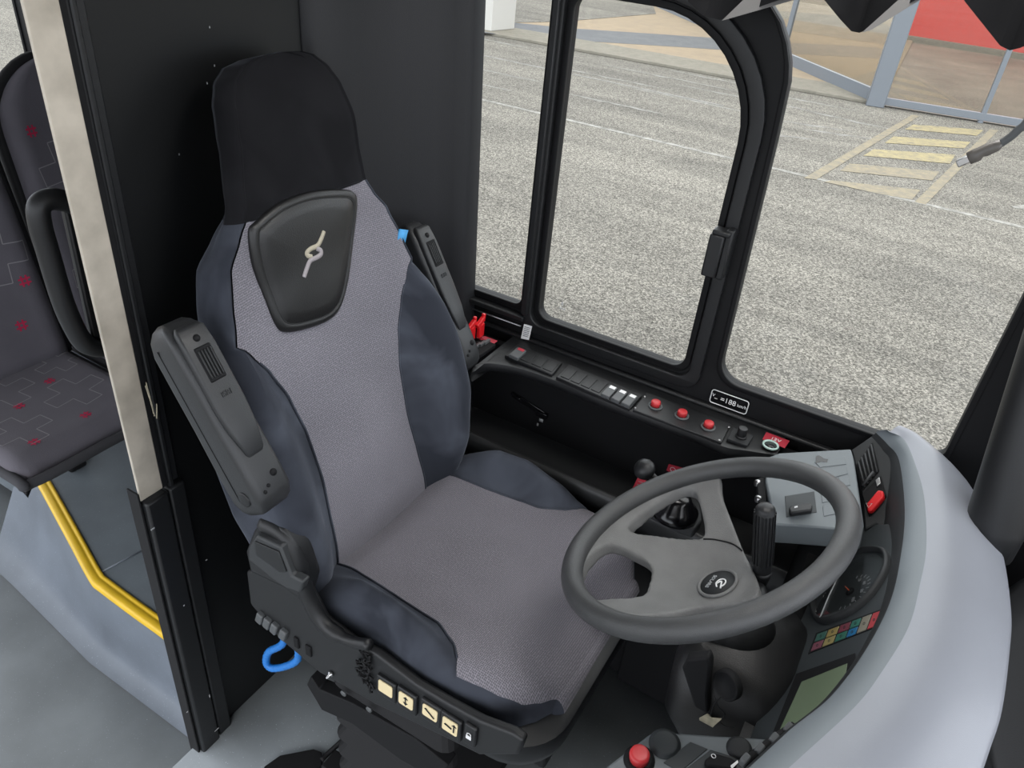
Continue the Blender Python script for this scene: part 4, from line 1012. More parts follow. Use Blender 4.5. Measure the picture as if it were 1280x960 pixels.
# back wall, floor and lip of the recess
x0, x1 = -.90, .0
B().box(((x0 + x1) / 2, YW - .012, .56), (x1 - x0, .02, .26)).out('recess_back', 'matt', cons, bevel=.003)
lip = [at_y(x, y, 1.235) for x, y in ((575, 528), (598, 538), (640, 560), (690, 588), (740, 614), (790, 640), (860, 676))]
lz = sum(p.z for p in lip) / len(lip)
print('lip z', [round(p.z, 3) for p in lip], [round(p.x, 3) for p in lip])
LZ = .525
rows = []
for x in [x0 + (x1 - x0) * k / 20 for k in range(21)]:
    rows.append([V((x, YW - .01, LZ - .045)), V((x, 1.29, LZ - .045)), V((x, 1.262, LZ - .03)), V((x, 1.252, LZ)), V((x, 1.244, LZ + .006)), V((x, 1.236, LZ + .004)), V((x, 1.231, LZ - .008)), V((x, 1.232, LZ - .04)), V((x, 1.245, LZ - .07)), V((x, 1.38, LZ - .10))])
B().grid(rows).out('recess_tray', 'ledge', cons, auto=60)
b = B(); b.prism([V((x0 - .03, 1.30, LZ - .04)), V((x0 + .09, 1.25, LZ - .02)), V((x0 + .05, 1.30, ZT - .02)), V((x0 - .03, 1.33, ZT - .01))], (0, .1, 0)); b.out('recess_end', 'console', cons, bevel=.012)
b = B(); rows = []
for z, dy in ((ZT - .02, .0), (.62, .012), (.56, .01), (LZ - .02, -.03)):
    rows.append([V((-.96, 1.29 + dy, z)), V((-.90, 1.295 + dy, z)), V((-.87, 1.33 + dy * .5, z)), V((-.862, 1.40, z))])
B().grid(rows).out('recess_end', 'console', cons)
# open catch inside the recess
p = at_y(662, 505, 1.40)
b = B().box(p, (.10, .012, .016), (V((.97, 0, -.22)).normalized(), Y, V((.22, 0, .97)).normalized())); b.box(p + V((.04, -.006, -.01)), (.03, .012, .014)); b.tube([p + V((-.05, -.004, .014)), p + V((-.02, -.012, .012))], .005, 8); b.out('catch', 'gloss', cons, bevel=.002)
b = B().box(p + V((.042, -.012, -.024)), (.010, .002, .008)); b.box(p + V((.034, -.012, -.04)), (.004, .002, .007)); b.out('catch_wear', 'palegrey', cons)
TP = Plane((0, 1.37, ZT + .004), V((0, -.02, 1)))
def tq(pxs, h0, h1, name, m, par=cons, bev=.001, **kw): return spq(pxs, h0, h1, name, m, par, bev, pl=TP, **kw)
# two switch frames
def strip(p0, p1, p2, p3, u0, u1, v0, v1):
    def f(u, v): 
        a = (p0[0] + (p1[0] - p0[0]) * u, p0[1] + (p1[1] - p0[1]) * u); c = (p3[0] + (p2[0] - p3[0]) * u, p3[1] + (p2[1] - p3[1]) * u)
        return (a[0] + (c[0] - a[0]) * v, a[1] + (c[1] - a[1]) * v)
    return [f(u0, v0), f(u1, v0), f(u1, v1), f(u0, v1)]
fr1 = ((647, 430), (703, 453), (690, 468), (631, 444))
fr2 = ((711, 455), (803, 494), (787, 511), (695, 471))
for fr, n_ in ((fr1, 4), (fr2, 7)):
    bz = tq(fr, -.003, .005, 'switch_frame', 'plastic', bev=.0015)
    for k in range(n_):
        tag_ = (fr is fr2 and k >= 4) or (fr is fr1 and k == 0)
        q = strip(*fr, (k + .10) / n_ * .96 + .02, (k + .92) / n_ * .96 + .02, .16, .84)
        if tag_: 
            s_ = tq(q, .004, .013, 'rocker_switch', 'button', bz, .0015)
            q2 = strip(*fr, (k + .25) / n_ * .96 + .02, (k + .8) / n_ * .96 + .02, .17, .33)
            tq(q2, .013, .0136, 'rocker_mark', 'redlabel' if fr is fr1 else 'white', s_, .0002)
        else: tq(q, .004, .0065, 'switch_blank', 'console', bz, .0008)
# panel with three red buttons
rp = tq([(808, 490), (914, 530), (902, 553), (791, 512)], -.002, .004, 'button_plate', 'console', bev=.0015)
for (px, py) in ((819, 508), (852, 520), (885, 534)):
    p = TP.at(px, py, .004)
    rg_ = B().lathe(p, TP.n, [(.0155, 0), (.0155, .002), (.0125, .004), (.0115, .001)], 26).out('button_ring', 'button', rp)
    B().lathe(p, TP.n, [(.0100, 0), (.0103, .010), (.0098, .0125), (.007, .0135)], 26).out('push_button', 'redbtn', rg_, label='round red push button')
for (px, py) in ((911, 534), (899, 550), (806, 496), (794, 510)):
    p = TP.at(px, py, .004); B().lathe(p, TP.n, [(.003, 0), (.0025, .0015)], 10).out('screw', 'metal', rp)
kb = tq([(917, 534), (942, 545), (934, 557), (909, 548)], -.002, .0045, 'knob_plate', 'inner', bev=.001)
p = TP.at(926, 546, .0045); B().lathe(p, TP.n, [(.0115, 0), (.0115, .003), (.0095, .005), (.0095, .020), (.0085, .022), (.003, .0222)], 24).out('rotary_knob', 'plastic', kb, auto=40)
p = TP.at(963, 557, .002)
so = B().lathe(p, TP.n, [(.0165, 0), (.0165, .003), (.0135, .004), (.0120, .001)], 30).out('power_socket', 'socket', cons, label='round 12 volt socket with a pale green ring')
B().lathe(p + TP.n * .0005, TP.n, [(.0125, 0), (.0125, .0012)], 26).out('socket_mouth', 'gloss', so)
# battery switches with red safety covers
bp_ = tq([(583, 428), (606, 424), (620, 430), (600, 444), (584, 437)], -.002, .008, 'isolator_base', 'matt', bev=.002)
for (px, py, dx) in ((586, 417, 0), (597, 413, .0)):
    p = TP.at(px + 3, py + 8, .010)
    b = B(); b.box(p + V((0, 0, .018)), (.010, .020, .034)); b.box(p + V((0, -.004, .040)), (.010, .030, .012), (X, V((0, .9, .4)).normalized(), V((0, -.4, .9)).normalized())); b.box(p + V((0, .010, .050)), (.008, .008, .014))
    b.out('safety_cover', 'red', bp_, bevel=.002)
for k in range(4):
    p = TP.at(592 + k * 5.5, 434 - k * 2.2, .010); B().box(p, (.007, .022, .008)).out('toggle', 'button', bp_, bevel=.001)
def sticker(name, pxs, plane, m, label, h=.001, txt=None, ts=.008, **kw):
    pts = [plane.at(x, y, h) for x, y in pxs]; c = sum(pts, V()) / len(pts)
    e = empty(name, c, label, 'sticker'); B().prism(pts, plane.n * -.0008).out('sheet', m, e, smooth=False)
    return e, pts, c
WPl = Plane((0, YW - .0005, 0), (0, -1, 0))
e, pts, c = sticker('warning_label', [(595, 422), (606, 420), (622, 426), (616, 431)], TP, 'redlabel', 'small red label beside the red safety covers at the back end of the side console', .006)
e, pts, c = sticker('warning_label', [(953, 549), (958, 540), (987, 551), (981, 560)], TP, 'redlabel', 'red label reading 12V behind the round power socket', .0015)
r_ = (pts[2] - pts[1]).normalized(); text('lettering', '12V', .013, c + TP.n * .0002, r_, TP.n.cross(r_), 'white', e)
e, pts, c = sticker('barcode_label', [(655, 405), (665, 408), (661, 425), (651, 423)], WPl, 'white', 'small white printed label under the window corner above the console', .016)
b = B(); u_ = (pts[3] - pts[0])
for k in range(6):
    q = pts[0] + u_ * (.15 + .12 * k); q2 = pts[1] + u_ * (.15 + .12 * k); b.tube([q.lerp(q2, .15) - Y * .0006, q.lerp(q2, .85) - Y * .0006], .0006, 4)
b.out('print', 'inner', e)
# speed sticker
e, pts, c = sticker('speed_sticker', [(889, 486), (937, 500), (933, 519), (888, 503)], WPl, 'gloss', 'black sticker with white outline reading 188 km/h under the side window', .003)
rg2 = (pts[1] - pts[0]).normalized(); u2 = Z; w_ = (pts[1] - pts[0]).length; h_ = (pts[3] - pts[0]).length
cc_ = c - Y * .001
B().tube([cc_ + (p - c) * .97 for p in [V((c.x + a, c.y, c.z + d)) for a, d in rrect(-w_ / 2, w_ / 2, -h_ / 2, h_ / 2, .006, 4)]], .0011, 6, closed=True).out('outline', 'white', e)
text('lettering', '=188', .0165, cc_ + V((-.002, 0, -.0005)), X, Z, 'white', e)
text('lettering', 'V', .010, cc_ + V((-w_ * .42, 0, .003)), X, Z, 'white', e); text('lettering', 'max', .004, cc_ + V((-w_ * .345, 0, -.003)), X, Z, 'white', e)
text('lettering', 'km/h', .010, cc_ + V((w_ * .34, 0, -.001)), X, Z, 'white', e)
# red labels down by the brake lever
BWl = Plane((0, YW - .024, 0), (0, -1, 0))
LIPl = Plane((0, 1.243, 0), (0, -1, .15))
e, pts, c = sticker('warning_label', [(836, 580), (864, 588), (872, 596), (862, 603), (833, 588)], BWl, 'redlabel', 'red label with white icons on the recess wall behind the steering wheel rim', .001)
b = B(); cc2 = BWl.at(841, 587, .002); b.tube([cc2 + V((.006 * math.cos(q), 0, .006 * math.sin(q))) for q in [k * math.pi / 6 for k in range(12)]], .0007, 5, closed=True); b.box(cc2 + V((.022, 0, -.002)), (.016, .0006, .003)); b.out('print', 'white', e)
e, pts, c = sticker('warning_label', [(797, 597), (813, 603), (802, 622), (786, 620)], LIPl, 'redlabel', 'red printed label beside the black brake lever knob', .001)
b = B()
for k in range(5):
    a0 = pts[0].lerp(pts[3], .15 + k * .16); a1 = pts[1].lerp(pts[2], .15 + k * .16); b.tube([a0.lerp(a1, .15) + LIPl.n * .0006, a0.lerp(a1, .85) + LIPl.n * .0006], .0005, 4)
b.out('print', 'palegrey', e)
# parking-brake lever
lv_ = empty('brake_lever', at_y(855, 630, 1.19), 'black brake lever with a round knob, seen through the steering wheel', 'lever')
kn = at_y(808, 589, 1.14); bs = at_y(847, 628, 1.19)
b = B(); b.lathe(bs - Z * .03, (bs * 0 + V((0, 0, 1))), [(.045, 0), (.045, .012), (.034, .022), (.026, .04), (.018, .048)], 28); b.out('gaiter', 'gloss', lv_)
B().tube([bs + Z * .005, bs.lerp(kn, .5), kn], [.012, .009, .008], 12).out('shaft', 'plastic', lv_)
B().lathe(kn - (kn - bs).normalized() * .008, (kn - bs), [(.008, 0), (.017, .004), (.0205, .012), (.0205, .018), (.016, .027), (.006, .031)], 24).out('knob', 'plastic', lv_)
b = B().prism([at_z(x, y, bs.z - .03) for x, y in ((805, 632), (840, 606), (862, 604), (876, 622), (878, 650), (868, 662), (850, 655))], (0, 0, -.025)); pl_ = b.out('base_plate', 'plastic2', lv_, bevel=.004)
p = at_z(860, 632, bs.z - .03); B().lathe(p, Z, [(.004, 0), (.006, .002), (.003, .003)], 12).out('screw', 'palegrey', lv_)
# console front under the lip towards the dash (dark side cabinet)
B().box((-.45, 1.395, (LZ - .06 + ZP) / 2), (.90, .04, LZ - .06 - ZP)).out('console_base', 'matt', cons, bevel=.004)
# pedal-side black toe board
b = B().prism([V((-.30, 1.375, ZP)), V((-.02, 1.375, ZP + .0)), V((-.02, 1.375, .3)), V((-.30, 1.375, .3))], (0, -.02, 0)); b.out('toe_board', 'matt', cons, bevel=.003)
# seat-belt anchor by the window-side of the seat
sb = empty('belt_anchor', at_z(583, 567, .44), 'small grey bracket with a hole between the driver seat and the side console', 'bracket')
q = [at_z(x, y, .44) for x, y in ((571, 566), (577, 559), (590, 560), (606, 571), (604, 578), (580, 575))]
B().prism(q, (0, 0, -.008)).out('plate', 'button', sb, bevel=.002)
B().tube([at_z(584, 566, .443) + V((.006 * math.cos(a), .006 * math.sin(a), 0)) for a in [k * math.pi / 8 for k in range(16)]], .0022, 6, closed=True).out('eyelet', 'matt', sb)
B().box(at_z(588, 568, .44) + V((0, 0, -.06)), (.02, .02, .11)).out('stalk', 'matt', sb, bevel=.003)

# ================================================================== SUN BLIND, CABLE, HANDLE
bl = empty('sun_blind', at_y(1100, 0, 1.25), 'black pleated sun blind hanging from the top edge above the front side window', 'sun blind')
yb = 1.24
low = [(860, 2), (880, 20), (900, 25), (920, 19), (965, 3), (1018, -14), (1032, 2), (1050, 24), (1064, 39), (1074, 41), (1085, 37), (1150, -4), (1192, -26), (1206, 2), (1230, 32), (1250, 57), (1262, 63), (1275, 60), (1330, 30), (1390, -20)]
L = [at_y(x, y, yb + (.035 * math.sin(i * .9))) for i, (x, y) in enumerate(low)]
rows = [[p for p in L], [V((p.x + .004, p.y + .02, p.z + .004)) for p in L]]
b = B()
zt = 1.62
outer = [V((p.x, p.y, max(p.z + .04, 1.99))) for p in L]
b.grid([[p + V((0, 0, 0)) for p in outer], L, [p + V((.010, .010, .006)) for p in L], [p + V((.010, .010, .0)) for p in outer]], close=False)
b.out('blind_cloth', 'blindblack', bl, auto=60)
# folded undersides right of each tip, coloured pale for light off the ground
def fold(tip, up_, back):
    t, u_, k_ = [at_y(*q[:2], q[2]) for q in (tip, up_, back)]
    return B().prism([t, u_, k_], (0, .004, .004)).out('blind_fold', 'blindlit', bl, smooth=False, label='underside of a fold, coloured pale for light off the ground')
B().prism([at_y(902, 26, yb - .005), at_y(965, 8, yb - .005), at_y(1020, -8, yb - .005), at_y(1000, -14, yb - .005), at_y(935, -6, yb - .005)], (0, .003, 0)).out('blind_fold', 'blindlit', bl, smooth=False, label='underside of a fold, coloured pale for light off the ground')
B().prism([at_y(1077, 41, yb - .01), at_y(1090, 37, yb - .01), at_y(1150, 0, yb - .01), at_y(1125, -2, yb - .01)], (0, .003, 0)).out('blind_fold', 'blindlit', bl, smooth=False, label='underside of a fold, coloured pale for light off the ground')
# cable with plug
cb = empty('hanging_cable', at_y(1245, 175, .9), 'grey cable with a plug hanging in front of the windscreen side, at the right edge', 'cable')
yc_ = .75
B().tube(crom([V((at_y(1330, 60, yc_).x + .04, yc_ + .02, 1.99)), V((at_y(1330, 60, yc_).x + .02, yc_ + .01, 1.7))] + [at_y(x, y, yc_) for x, y in ((1330, 60), (1300, 110), (1285, 150), (1272, 163), (1262, 172), (1248, 181))], 6), .0032, 8).out('wire', 'button', cb)
pp = [at_y(x, y, yc_) for x, y in ((1252, 178), (1246, 182), (1232, 188), (1226, 190), (1222, 193), (1211, 198))]
B().tube(pp, [.003, .0045, .005, .0045, .0056, .0053], 14).out('plug', 'plugm', cb)
q = pp[-1]; d = (pp[-1] - pp[-2]).normalized()
B().box(q + d * .004, (.010, .009, .006), (d, d.cross(Z).normalized(), d.cross(d.cross(Z)).normalized())).out('plug_tip', 'metal', cb, bevel=.001)
# grab handle behind the post
gh = empty('grab_handle', (-1.16, .58, .7), 'black D-shaped grab handle beside the metal post, in front of the passenger seats', 'handle')
xg = -1.14
hp = crom([at_x(x, y, xg) for x, y in ((98, 258), (80, 251), (62, 249), (49, 258), (50, 280), (60, 315), (78, 375), (92, 408), (104, 427), (118, 434), (140, 434))], 6)
B().tube(hp, .0165, 14).out('grip', 'plastic', gh)
b = B().prism([at_x(x, y, xg - .002) for x, y in ((78, 248), (96, 248), (140, 420), (140, 446), (122, 442), (118, 430))], (-.014, 0, 0)); b.out('mounting_plate', 'plastic', gh, bevel=.004)

# ================================================================== PASSENGER SEATS
def seat_fabric():
    m = mat('moquette', (.115, .108, .125), .9, spec=.15, sheen=.1, bump=('noise', 500, .3), var=.08, vscale=9); return m
M['moq'] = seat_fabric()
M['moqdark'] = mat('moquette_piping', (.035, .035, .04), .85)
M['thread'] = mat('pale_thread', (.25, .235, .25), .9); M['redthread'] = mat('red_thread', (.42, .012, .06), .9)
def drape(bb, surf, polyl, w, mi, closed=True):
    """thin printed line following the surface function surf(u,v)->point, normal"""
    n_ = len(polyl); segs = n_ if closed else n_ - 1
    for i in range(segs):
        a, c = V(polyl[i] + (0,)), V(polyl[(i + 1) % n_] + (0,)); L_ = (c - a).length; k_ = max(1, int(L_ / .012)); t = (c - a).normalized(); nn = V((-t.y, t.x, 0)) * w / 2
        r0 = []; r1 = []
        for j in range(k_ + 1):
            p = a.lerp(c, j / k_); r0.append(surf(p.x + nn.x, p.y + nn.y)); r1.append(surf(p.x - nn.x, p.y - nn.y))
        bb.grid([r0, r1], mi)
def cross_poly(cx_, cy_, s, a):
    base = [(-1, 3), (1, 3), (1, 1), (3, 1), (3, -1), (1, -1), (1, -3), (-1, -3), (-1, -1), (-3, -1), (-3, 1), (-1, 1)]
    ca, sa = math.cos(a), math.sin(a); return [(cx_ + (x * ca - y * sa) * s, cy_ + (x * sa + y * ca) * s) for x, y in base]
def hash_lines(cx_, cy_, s, a):
    ca, sa = math.cos(a), math.sin(a); R_ = lambda x, y: (cx_ + (x * ca - y * sa) * s, cy_ + (x * sa + y * ca) * s)
    return [[R_(-.4, -1), R_(-.4, 1)], [R_(.4, -1), R_(.4, 1)], [R_(-1, -.4), R_(1, -.4)], [R_(-1, .4), R_(1, .4)]]
def passenger_seat(px_, yc, label, ztop=1.16, lod=1, grp='patterned passenger seats'):
    """px_: x of the cushion front edge"""
    r = empty('passenger_seat', (px_ - .25, yc, -.12), label, 'seat', grp)
    hwid = .21; zc_ = .30
    def cs(u, v):  # u across -1..1 -> y, v along depth 0 (front)..1 (rear): metres
        x = px_ - .015 - v; z = zc_ - .012 * (1 - (abs(u) / hwid) ** 2) + .010
        z -= .05 * max(0, (0.06 - v) / .06) ** 2 + .03 * max(0, (abs(u) - hwid + .03) / .03) ** 2
        return V((x, yc + u, z + .0012))
    rows = []
    for i in range(25):
        v = .5 * i / 24
        if i == 0: v = -.012
        top_ = [cs(-hwid + 2 * hwid * k / 24, max(v, 0)) + (X * .012 if i == 0 else X * 0) - Z * (.0012 + (.012 if i == 0 else 0)) for k in range(25)]
        bot = [V((top_[-1].x - .01, yc + hwid + .0, zc_ - .055)), V((top_[0].x - .01, yc - hwid, zc_ - .055))]
        rows.append(top_ + bot)
    bb = B().grid(rows, close=True, caps=True)
    cusho = bb.v, bb.f
    pb = B(); pb.v, pb.f, pb.m = bb.v, bb.f, [0] * len(bb.f)
    for (a, c, s, an) in ((-.11, .14, .024, .1), (.08, .20, .026, .1), (-.04, .34, .026, .1), (.14, .37, .02, .1)): drape(pb, cs, cross_poly(a, c, s, an), .0028, 1)
    for (a, c) in ((-.12, .07), (.03, .08), (-.05, .25), (.17, .10), (.07, .30), (-.17, .30)):
        for ln in hash_lines(a, c, .014, .1): drape(pb, cs, ln, .0045, 2, False)
    pb.out('seat_cushion', ['moq', 'thread', 'redthread'], r)
    B().tube(crom([V((px_ - .45, yc - hwid - .002, zc_ - .03)), V((px_ - .04, yc - hwid - .002, zc_ - .035)), V((px_ - .002, yc - hwid + .02, zc_ - .045)), V((px_ + .002, yc, zc_ - .045)), V((px_ - .002, yc + hwid - .02, zc_ - .045)), V((px_ - .04, yc + hwid + .002, zc_ - .035)), V((px_ - .45, yc + hwid + .002, zc_ - .03))], 6), .014, 8).out('cushion_edge', 'moqdark', r)
    # backrest, leaning back
    B0 = V((px_ - .46, yc, zc_ - .02)); bu_ = V((-.17, 0, .985)).normalized(); bn_ = V((bu_.z, 0, -bu_.x)); Hh = (ztop - B0.z) / bu_.z
    def wdt(v): 
        t = v / Hh; return hwid * (1 - .05 * t) * (1 if t < .78 else math.sqrt(max(0.02, 1 - ((t - .78) / .225) ** 2)) * .96 + .04)
    def bs_(u, v):
        return B0 + Y * u + bu_ * v + bn_ * (.055 - .02 * (1 - min(1, abs(u) / hwid) ** 2) - .035 * max(0, (abs(u) / wdt(v) - .8) / .2) ** 2 + .0012)
    rows = []
    for i in range(31):
        v = Hh * math.sin(math.pi / 2 * i / 30) if i else 0; w_2 = wdt(v)
        f_ = [bs_(-w_2 + 2 * w_2 * k / 20, v) - bn_ * .0012 for k in range(21)]
        g_ = [B0 + Y * (w_2 - 2 * w_2 * k / 6) + bu_ * v - bn_ * .03 for k in range(7)]
        rows.append(f_ + g_)
    pb = B().grid(rows, close=True, caps=True)
    for (a, c, s, an) in ((-.08, .2, .028, -.1), (.10, .35, .028, -.1), (-.07, .52, .028, .1), (.09, .68, .026, .1)): drape(pb, bs_, cross_poly(a, c, s, an), .0028, 1)
    for (a, c) in ((.10, .14), (-.11, .36), (.04, .48), (-.14, .64), (.12, .52), (.15, .26), (-.02, .74)):
        for ln in hash_lines(a, c, .016, 0): drape(pb, bs_, ln, .005, 2, False)
    pb.out('backrest', ['moq', 'thread', 'redthread'], r)
    ol = [B0 + Y * s * (wdt(v) + .004) + bu_ * v for s, vs_ in ((-1, [Hh * math.sin(math.pi / 2 * i / 16) for i in range(17)]), (1, [Hh * math.sin(math.pi / 2 * i / 16) for i in range(16, -1, -1)])) for v in vs_]
    B().tube(ol, .017, 8).out('shell_edge', 'rubber', r)
    B().box((px_ - .45, yc + .13, (zc_ - .06 - .12) / 2), (.08, .06, zc_ - .06 + .12)).out('pedestal', 'matt', r, bevel=.01)
    return r
passenger_seat(-1.70, .90, 'patterned grey passenger seat with red hash marks, nearest the aisle', 1.13)
passenger_seat(-1.72, 1.362, 'patterned grey passenger seat by the window, partly behind the metal post', 1.09)
passenger_seat(-2.60, 1.13, 'dark grey passenger seat in the second row, its rounded top showing at the left edge', 1.12)

# ================================================================== OUTSIDE
def gz(px, py, z=ZG): return at_z(px, py, z)
b = B(); g0 = [V((-60, 1.46, ZG)), V((40, 1.46, ZG)), V((40, 60, ZG)), V((-60, 60, ZG))]
b.add([V((-60, -40, ZG)), V((40, -40, ZG)), V((40, 70, ZG)), V((-60, 70, ZG))], [(0, 1, 2, 3)]); b.out('asphalt_ground', 'asphalt', smooth=False, kind='structure')
def gpoly(name, pxs, m, h=.004, **kw):
    pts = [gz(x, y) + Z * h for x, y in pxs]; return B().prism(pts, (0, 0, -h + .0005)).out(name, m, smooth=False, **kw)
# long white line, parallel to the bus
ya = gz(998, 218).y
B().box((-3, ya, ZG + .002), (26, .075, .004)).out('road_line', 'paintw', label='long thin white line painted across the asphalt outside the windows', cat='road marking', smooth=False)
B().box((-9, gz(640, 77).y, ZG + .002), (12, .05, .004)).out('road_line', 'scuff', label='faint pale line on the asphalt near the kerb, far behind the left window', cat='road marking', smooth=False)
hat = empty('hatched_marking', gz(1130, 200), 'yellow painted hatched box with five bars on the asphalt outside', 'road marking')
def gp2(name, pxs, m, par, **kw): 
    pts = [gz(x, y) + Z * .006 for x, y in pxs]; return B().prism(pts, (0, 0, -.0012)).out(name, m, par, smooth=False, **kw)
gp2('border', [(1005, 223), (1140, 144), (1150, 145), (1020, 225)], 'painty2', hat); gp2('border', [(1143, 253), (1237, 162), (1248, 163), (1157, 256)], 'painty2', hat)
for q, mm in (([(1142, 156), (1229, 163), (1221, 170), (1131, 162)], 'painty'), ([(1117, 171), (1213, 178), (1205, 186), (1106, 179)], 'painty'), ([(1092, 187), (1194, 194), (1187, 205), (1079, 195)], 'painty'), ([(1062, 205), (1174, 215), (1165, 226), (1050, 214)], 'painty2'), ([(1040, 226), (1150, 238), (1140, 250), (1100, 243), (1030, 228)], 'painty2')): gp2('bar', q, mm, hat)
gpoly('road_line', [(1264, 258), (1282, 256), (1282, 261), (1270, 261)], 'paintw', label='short white painted dash at the right edge beyond the cable', cat='road marking')
# pale scrapes
sc_ = B()
for (x, y, l, a) in ((760, 97, 2.2, .02), (840, 98, 2.6, 0), (900, 100, 2, 0), (770, 130, 1.6, .02), (860, 125, 2.4, 0), (930, 122, 2.5, .03), (1000, 125, 2.0, .02), (1060, 150, 2.2, -.1), (1000, 155, 1.6, .3), (640, 95, 1.8, 0), (600, 105, 1.4, 0), (620, 52, 1.6, 0), (980, 170, 1.2, .4), (1050, 168, 1.3, .3)):
    p = gz(x, y); d = V((math.cos(a), math.sin(a), 0)); n_ = V((-d.y, d.x, 0)); N = 14
    up_ = [p + d * l * (k / N - .5) + n_ * (.05 * math.sin(math.pi * k / N) * random.uniform(.3, 1)) + Z * .002 for k in range(N + 1)]
    dn = [q - n_ * (.10 * math.sin(math.pi * k / N) * random.uniform(.3, 1)) for k, q in enumerate(up_)]
    sc_.grid([up_, dn])
sc_.out('scuff_marks', 'scuff', kind='stuff', label='pale scrape marks scattered over the asphalt in front of the kerb', cat='scuff marks')
gpoly('rust_stain', [(574, 39), (590, 41), (592, 47), (576, 48)], worn('rust_stain', (.45, .16, .09), sc=6), .003, label='small rusty red stain on the asphalt by the white column', cat='stain')
# kerb and forecourt
kh_ = .10
K0, K1 = gz(560, 35), gz(1100, 133)
kd = (K1 - K0).normalized(); kn_ = V((-kd.y, kd.x, 0))
if kn_.y < 0: kn_ = -kn_
B().prism([K0 - kd * 10, K1, K1 + kn_ * .95, K0 - kd * 10 + kn_ * .95], (0, 0, .05)).out('kerb', 'kerb', kind='structure', smooth=False, bevel=.01)
def fq(px, py): return at_z(px, py, ZG + .03)
B().prism([K0 - kd * 10 + kn_ * .9, K1 + kn_ * .9, K1 + kn_ * 9, K0 - kd * 10 + kn_ * 9], (0, 0, .045)).out('paving', 'tile', kind='structure', smooth=False)
def pv(name, pxs, m, h=.049, **kw):
    pts = [at_z(x, y, ZG + h) for x, y in pxs]; return B().prism(pts, (0, 0, -.003)).out(name, m, smooth=False, kind='structure', **kw)
pv('paving', [(710, 35), (888, 47), (960, 68), (930, 64), (856, 59), (710, 50)], 'tilegrey')
pv('paving', [(572, 30), (640, 28), (700, 34), (712, 50), (572, 38)], 'tilegrey')
# asphalt beyond the forecourt (band seen at the very top)
pv('paving', [(500, -20), (815, 2), (820, 17), (700, 27), (640, 28), (560, 20)], 'asphalt', .052)
# white square column
cp = [gz(577, 34) + Z * .0, gz(614, 40), gz(643, 37)]
ccn = at_z(610, 34, ZG + .05)
wcx = V((ccn.x, ccn.y, 0))
d1 = (cp[1] - cp[0]); d1.z = 0; d2 = (cp[2] - cp[1]); d2.z = 0
wcol = B().prism([at_z(577, 33, ZG + .05), at_z(614, 39, ZG + .05), at_z(643, 36, ZG + .05), at_z(577, 33, ZG + .05) + (at_z(643, 36, ZG + .05) - at_z(614, 39, ZG + .05))], (0, 0, 3.5))
wcol.out('column', 'whitecol', smooth=False, bevel=.01, label='white square column standing on the kerb outside the left window', cat='column')
# glazed building
fac = empty('glass_building', gz(1095, 128), 'building front of large glass panes in grey metal frames across the lot', 'building')
Cn = gz(1093, 132); Rn = gz(1290, 164); Ln = gz(985, 82); Lf = gz(815, 8)
rd = (Rn - Cn); rd.z = 0; rd.normalize(); ld = (Lf - Cn); ld.z = 0; ld.normalize()
H_ = 4.2
def along(c, d, s, z=0): return c + d * s + Z * z
def framebar(p, q, w, dpt, nm, par=fac):
    t = (q - p).normalized(); s_ = Z if abs(t.z) < .5 else rd; o_ = t.cross(s_).normalized()
    return B().box((p + q) / 2, ((q - p).length, w, dpt), (t, s_, o_)).out(nm, 'alu', par, bevel=.004)
# corner post
B().box(Cn + Z * H_ / 2, (.26, .22, H_), (rd, V((-rd.y, rd.x, 0)), Z)).out('corner_post', 'alu', fac, bevel=.01)
framebar(Cn + Z * .09, along(Cn, rd, 9, .09), .10, .08, 'base_rail'); framebar(Cn + Z * .12, along(Cn, ld, 22, .12), .20, .08, 'base_rail')
def s_of(px, py, d): # distance along the wing where the photo shows an upright
    q = gz(px, py) - Cn; return q.dot(d)
for px, py in ((1225, 154), (1330, 172)):
    s_ = s_of(px, py, rd); framebar(along(Cn, rd, s_), along(Cn, rd, s_, H_), .07, .07, 'mullion')
for px, py in ((983, 80), (925, 55), (893, 42), (873, 32), (815, 9)):
    s_ = s_of(px, py, ld); framebar(along(Cn, ld, s_), along(Cn, ld, s_, H_), .10, .08, 'mullion')
def panel(c, d, a0, a1, nm='glass_pane'):
    n_ = V((-d.y, d.x, 0)) * .01; p = [along(c, d, a0, .1), along(c, d, a1, .1), along(c, d, a1, H_), along(c, d, a0, H_)]
    B().prism([q - n_ * .3 for q in p], n_ * .6).out(nm, 'facade', fac, smooth=False)
ss = [0.1, s_of(1225, 154, rd), s_of(1330, 172, rd), 9]
for a0, a1 in zip(ss, ss[1:]): panel(Cn, rd, a0, a1)
ss = [0.1] + [s_of(x, y, ld) for x, y in ((983, 80), (925, 55), (893, 42), (873, 32), (815, 9))] + [22]
for a0, a1 in zip(ss, ss[1:]): panel(Cn, ld, a0, a1)
rn = V((-rd.y, rd.x, 0)); rn = rn if rn.y > 0 else -rn
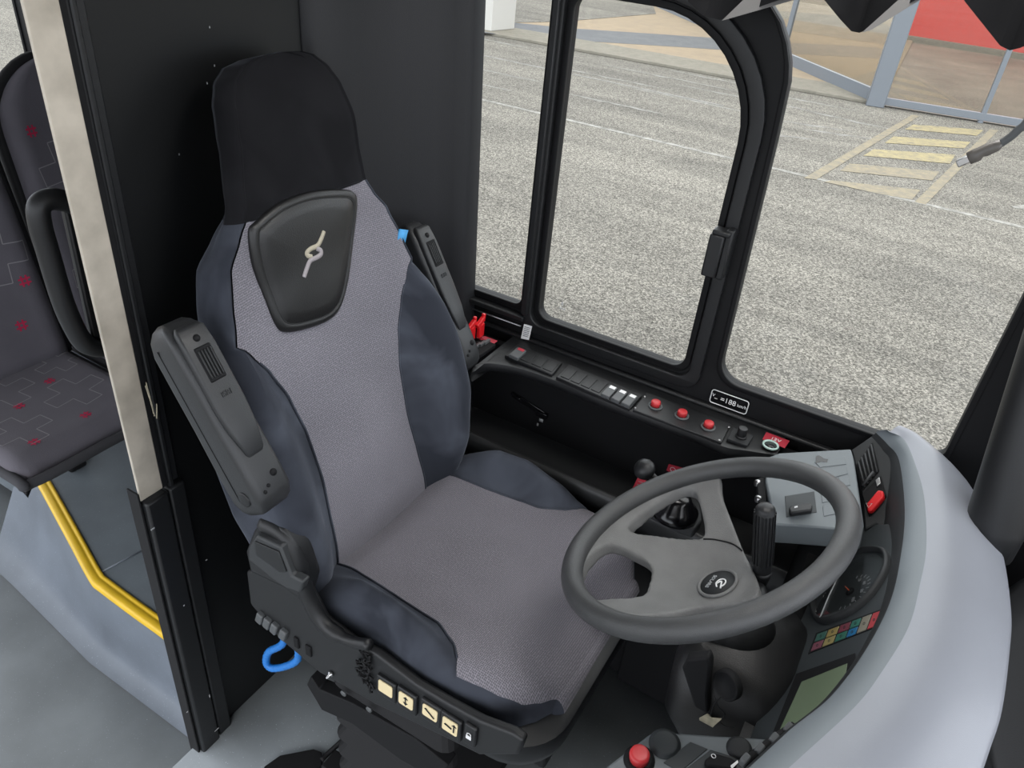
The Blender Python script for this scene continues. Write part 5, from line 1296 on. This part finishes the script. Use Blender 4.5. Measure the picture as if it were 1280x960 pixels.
# inside the building: brownish floor and a red wall
B().prism([Cn + Z * .015 + rn * .05, along(Cn, rd, 9, .015) + rn * .05, along(Cn, rd, 9, .015) + rn * 11, along(Cn, ld, 21, .015)], (0, 0, -.01)).out('inner_floor', mat('inner_floor', (.16, .145, .12), .6, var=.3, vscale=1), fac, smooth=False)
RWy = 4.0
a_ = at_z(1130, 43, ZG + .12); c_ = at_z(1290, 68, ZG + .12); dd = (c_ - a_).normalized()
rw = empty('red_wall', a_, 'bright red panel wall with a pale kerb, seen through the glass at the top right', 'wall')
B().prism([a_ + Z * .0, c_ + dd * 4 + Z * .0, c_ + dd * 4 + Z * 3.0, a_ + Z * 3.0], V((-dd.y, dd.x, 0)) * .1).out('panel', 'redwall', rw, smooth=False)
B().prism([a_ - dd * .3 + Z * -.12, c_ + dd * 4 + Z * -.12, c_ + dd * 4, a_ - dd * .3], V((dd.y, -dd.x, 0)) * .25).out('kerb_strip', 'kerb', rw, smooth=False)

# ================================================================== LIGHT
w = bpy.data.worlds.new('sky'); scn.world = w; w.use_nodes = True; nt = w.node_tree
bg = nt.nodes['Background']
tc = nt.nodes.new('ShaderNodeTexCoord'); sep = nt.nodes.new('ShaderNodeSeparateXYZ'); r = nt.nodes.new('ShaderNodeValToRGB')
r.color_ramp.elements[0].position = 0.0; r.color_ramp.elements[0].color = (.72, .77, .85, 1); r.color_ramp.elements[1].position = 1.0; r.color_ramp.elements[1].color = (1.0, 1.0, 1.0, 1)
nt.links.new(tc.outputs['Generated'], sep.inputs[0]); nt.links.new(sep.outputs['Z'], r.inputs[0]); nt.links.new(r.outputs[0], bg.inputs[0])
bg.inputs[1].default_value = 3.0
sl_ = bpy.data.lights.new('soft_sun', 'SUN'); sl_.energy = 2.0; sl_.angle = math.radians(25); sl_.color = (1, .98, .94)
so_ = bpy.data.objects.new('soft_sun', sl_); COL.objects.link(so_); so_.rotation_euler = (math.radians(38), math.radians(28), 0)
lamp = empty('added_fill_lamp', (-.10, 1.0, 1.99), 'added flat white fill lamp above the driver seat, out of view', 'lamp')  # added lamp, out of view, lifts the cab above what daylight gives
B().box((-.10, 1.0, 1.985), (.62, .30, .03)).out('housing', 'whitecol', lamp, bevel=.006)
le = mat('fill_lamp_diffuser', (.8, .8, .8), .5); le.node_tree.nodes['Principled BSDF'].inputs['Emission Color'].default_value = (1, .98, .95, 1); le.node_tree.nodes['Principled BSDF'].inputs['Emission Strength'].default_value = 13  # glow of the added fill lamp
B().box((-.10, 1.0, 1.966), (.58, .27, .008)).out('diffuser', le, lamp, smooth=False)
scn.view_settings.view_transform = 'Standard'; scn.view_settings.look = 'None'; scn.view_settings.gamma = 1; scn.view_settings.use_curve_mapping = False
scn.view_settings.exposure = 0.28
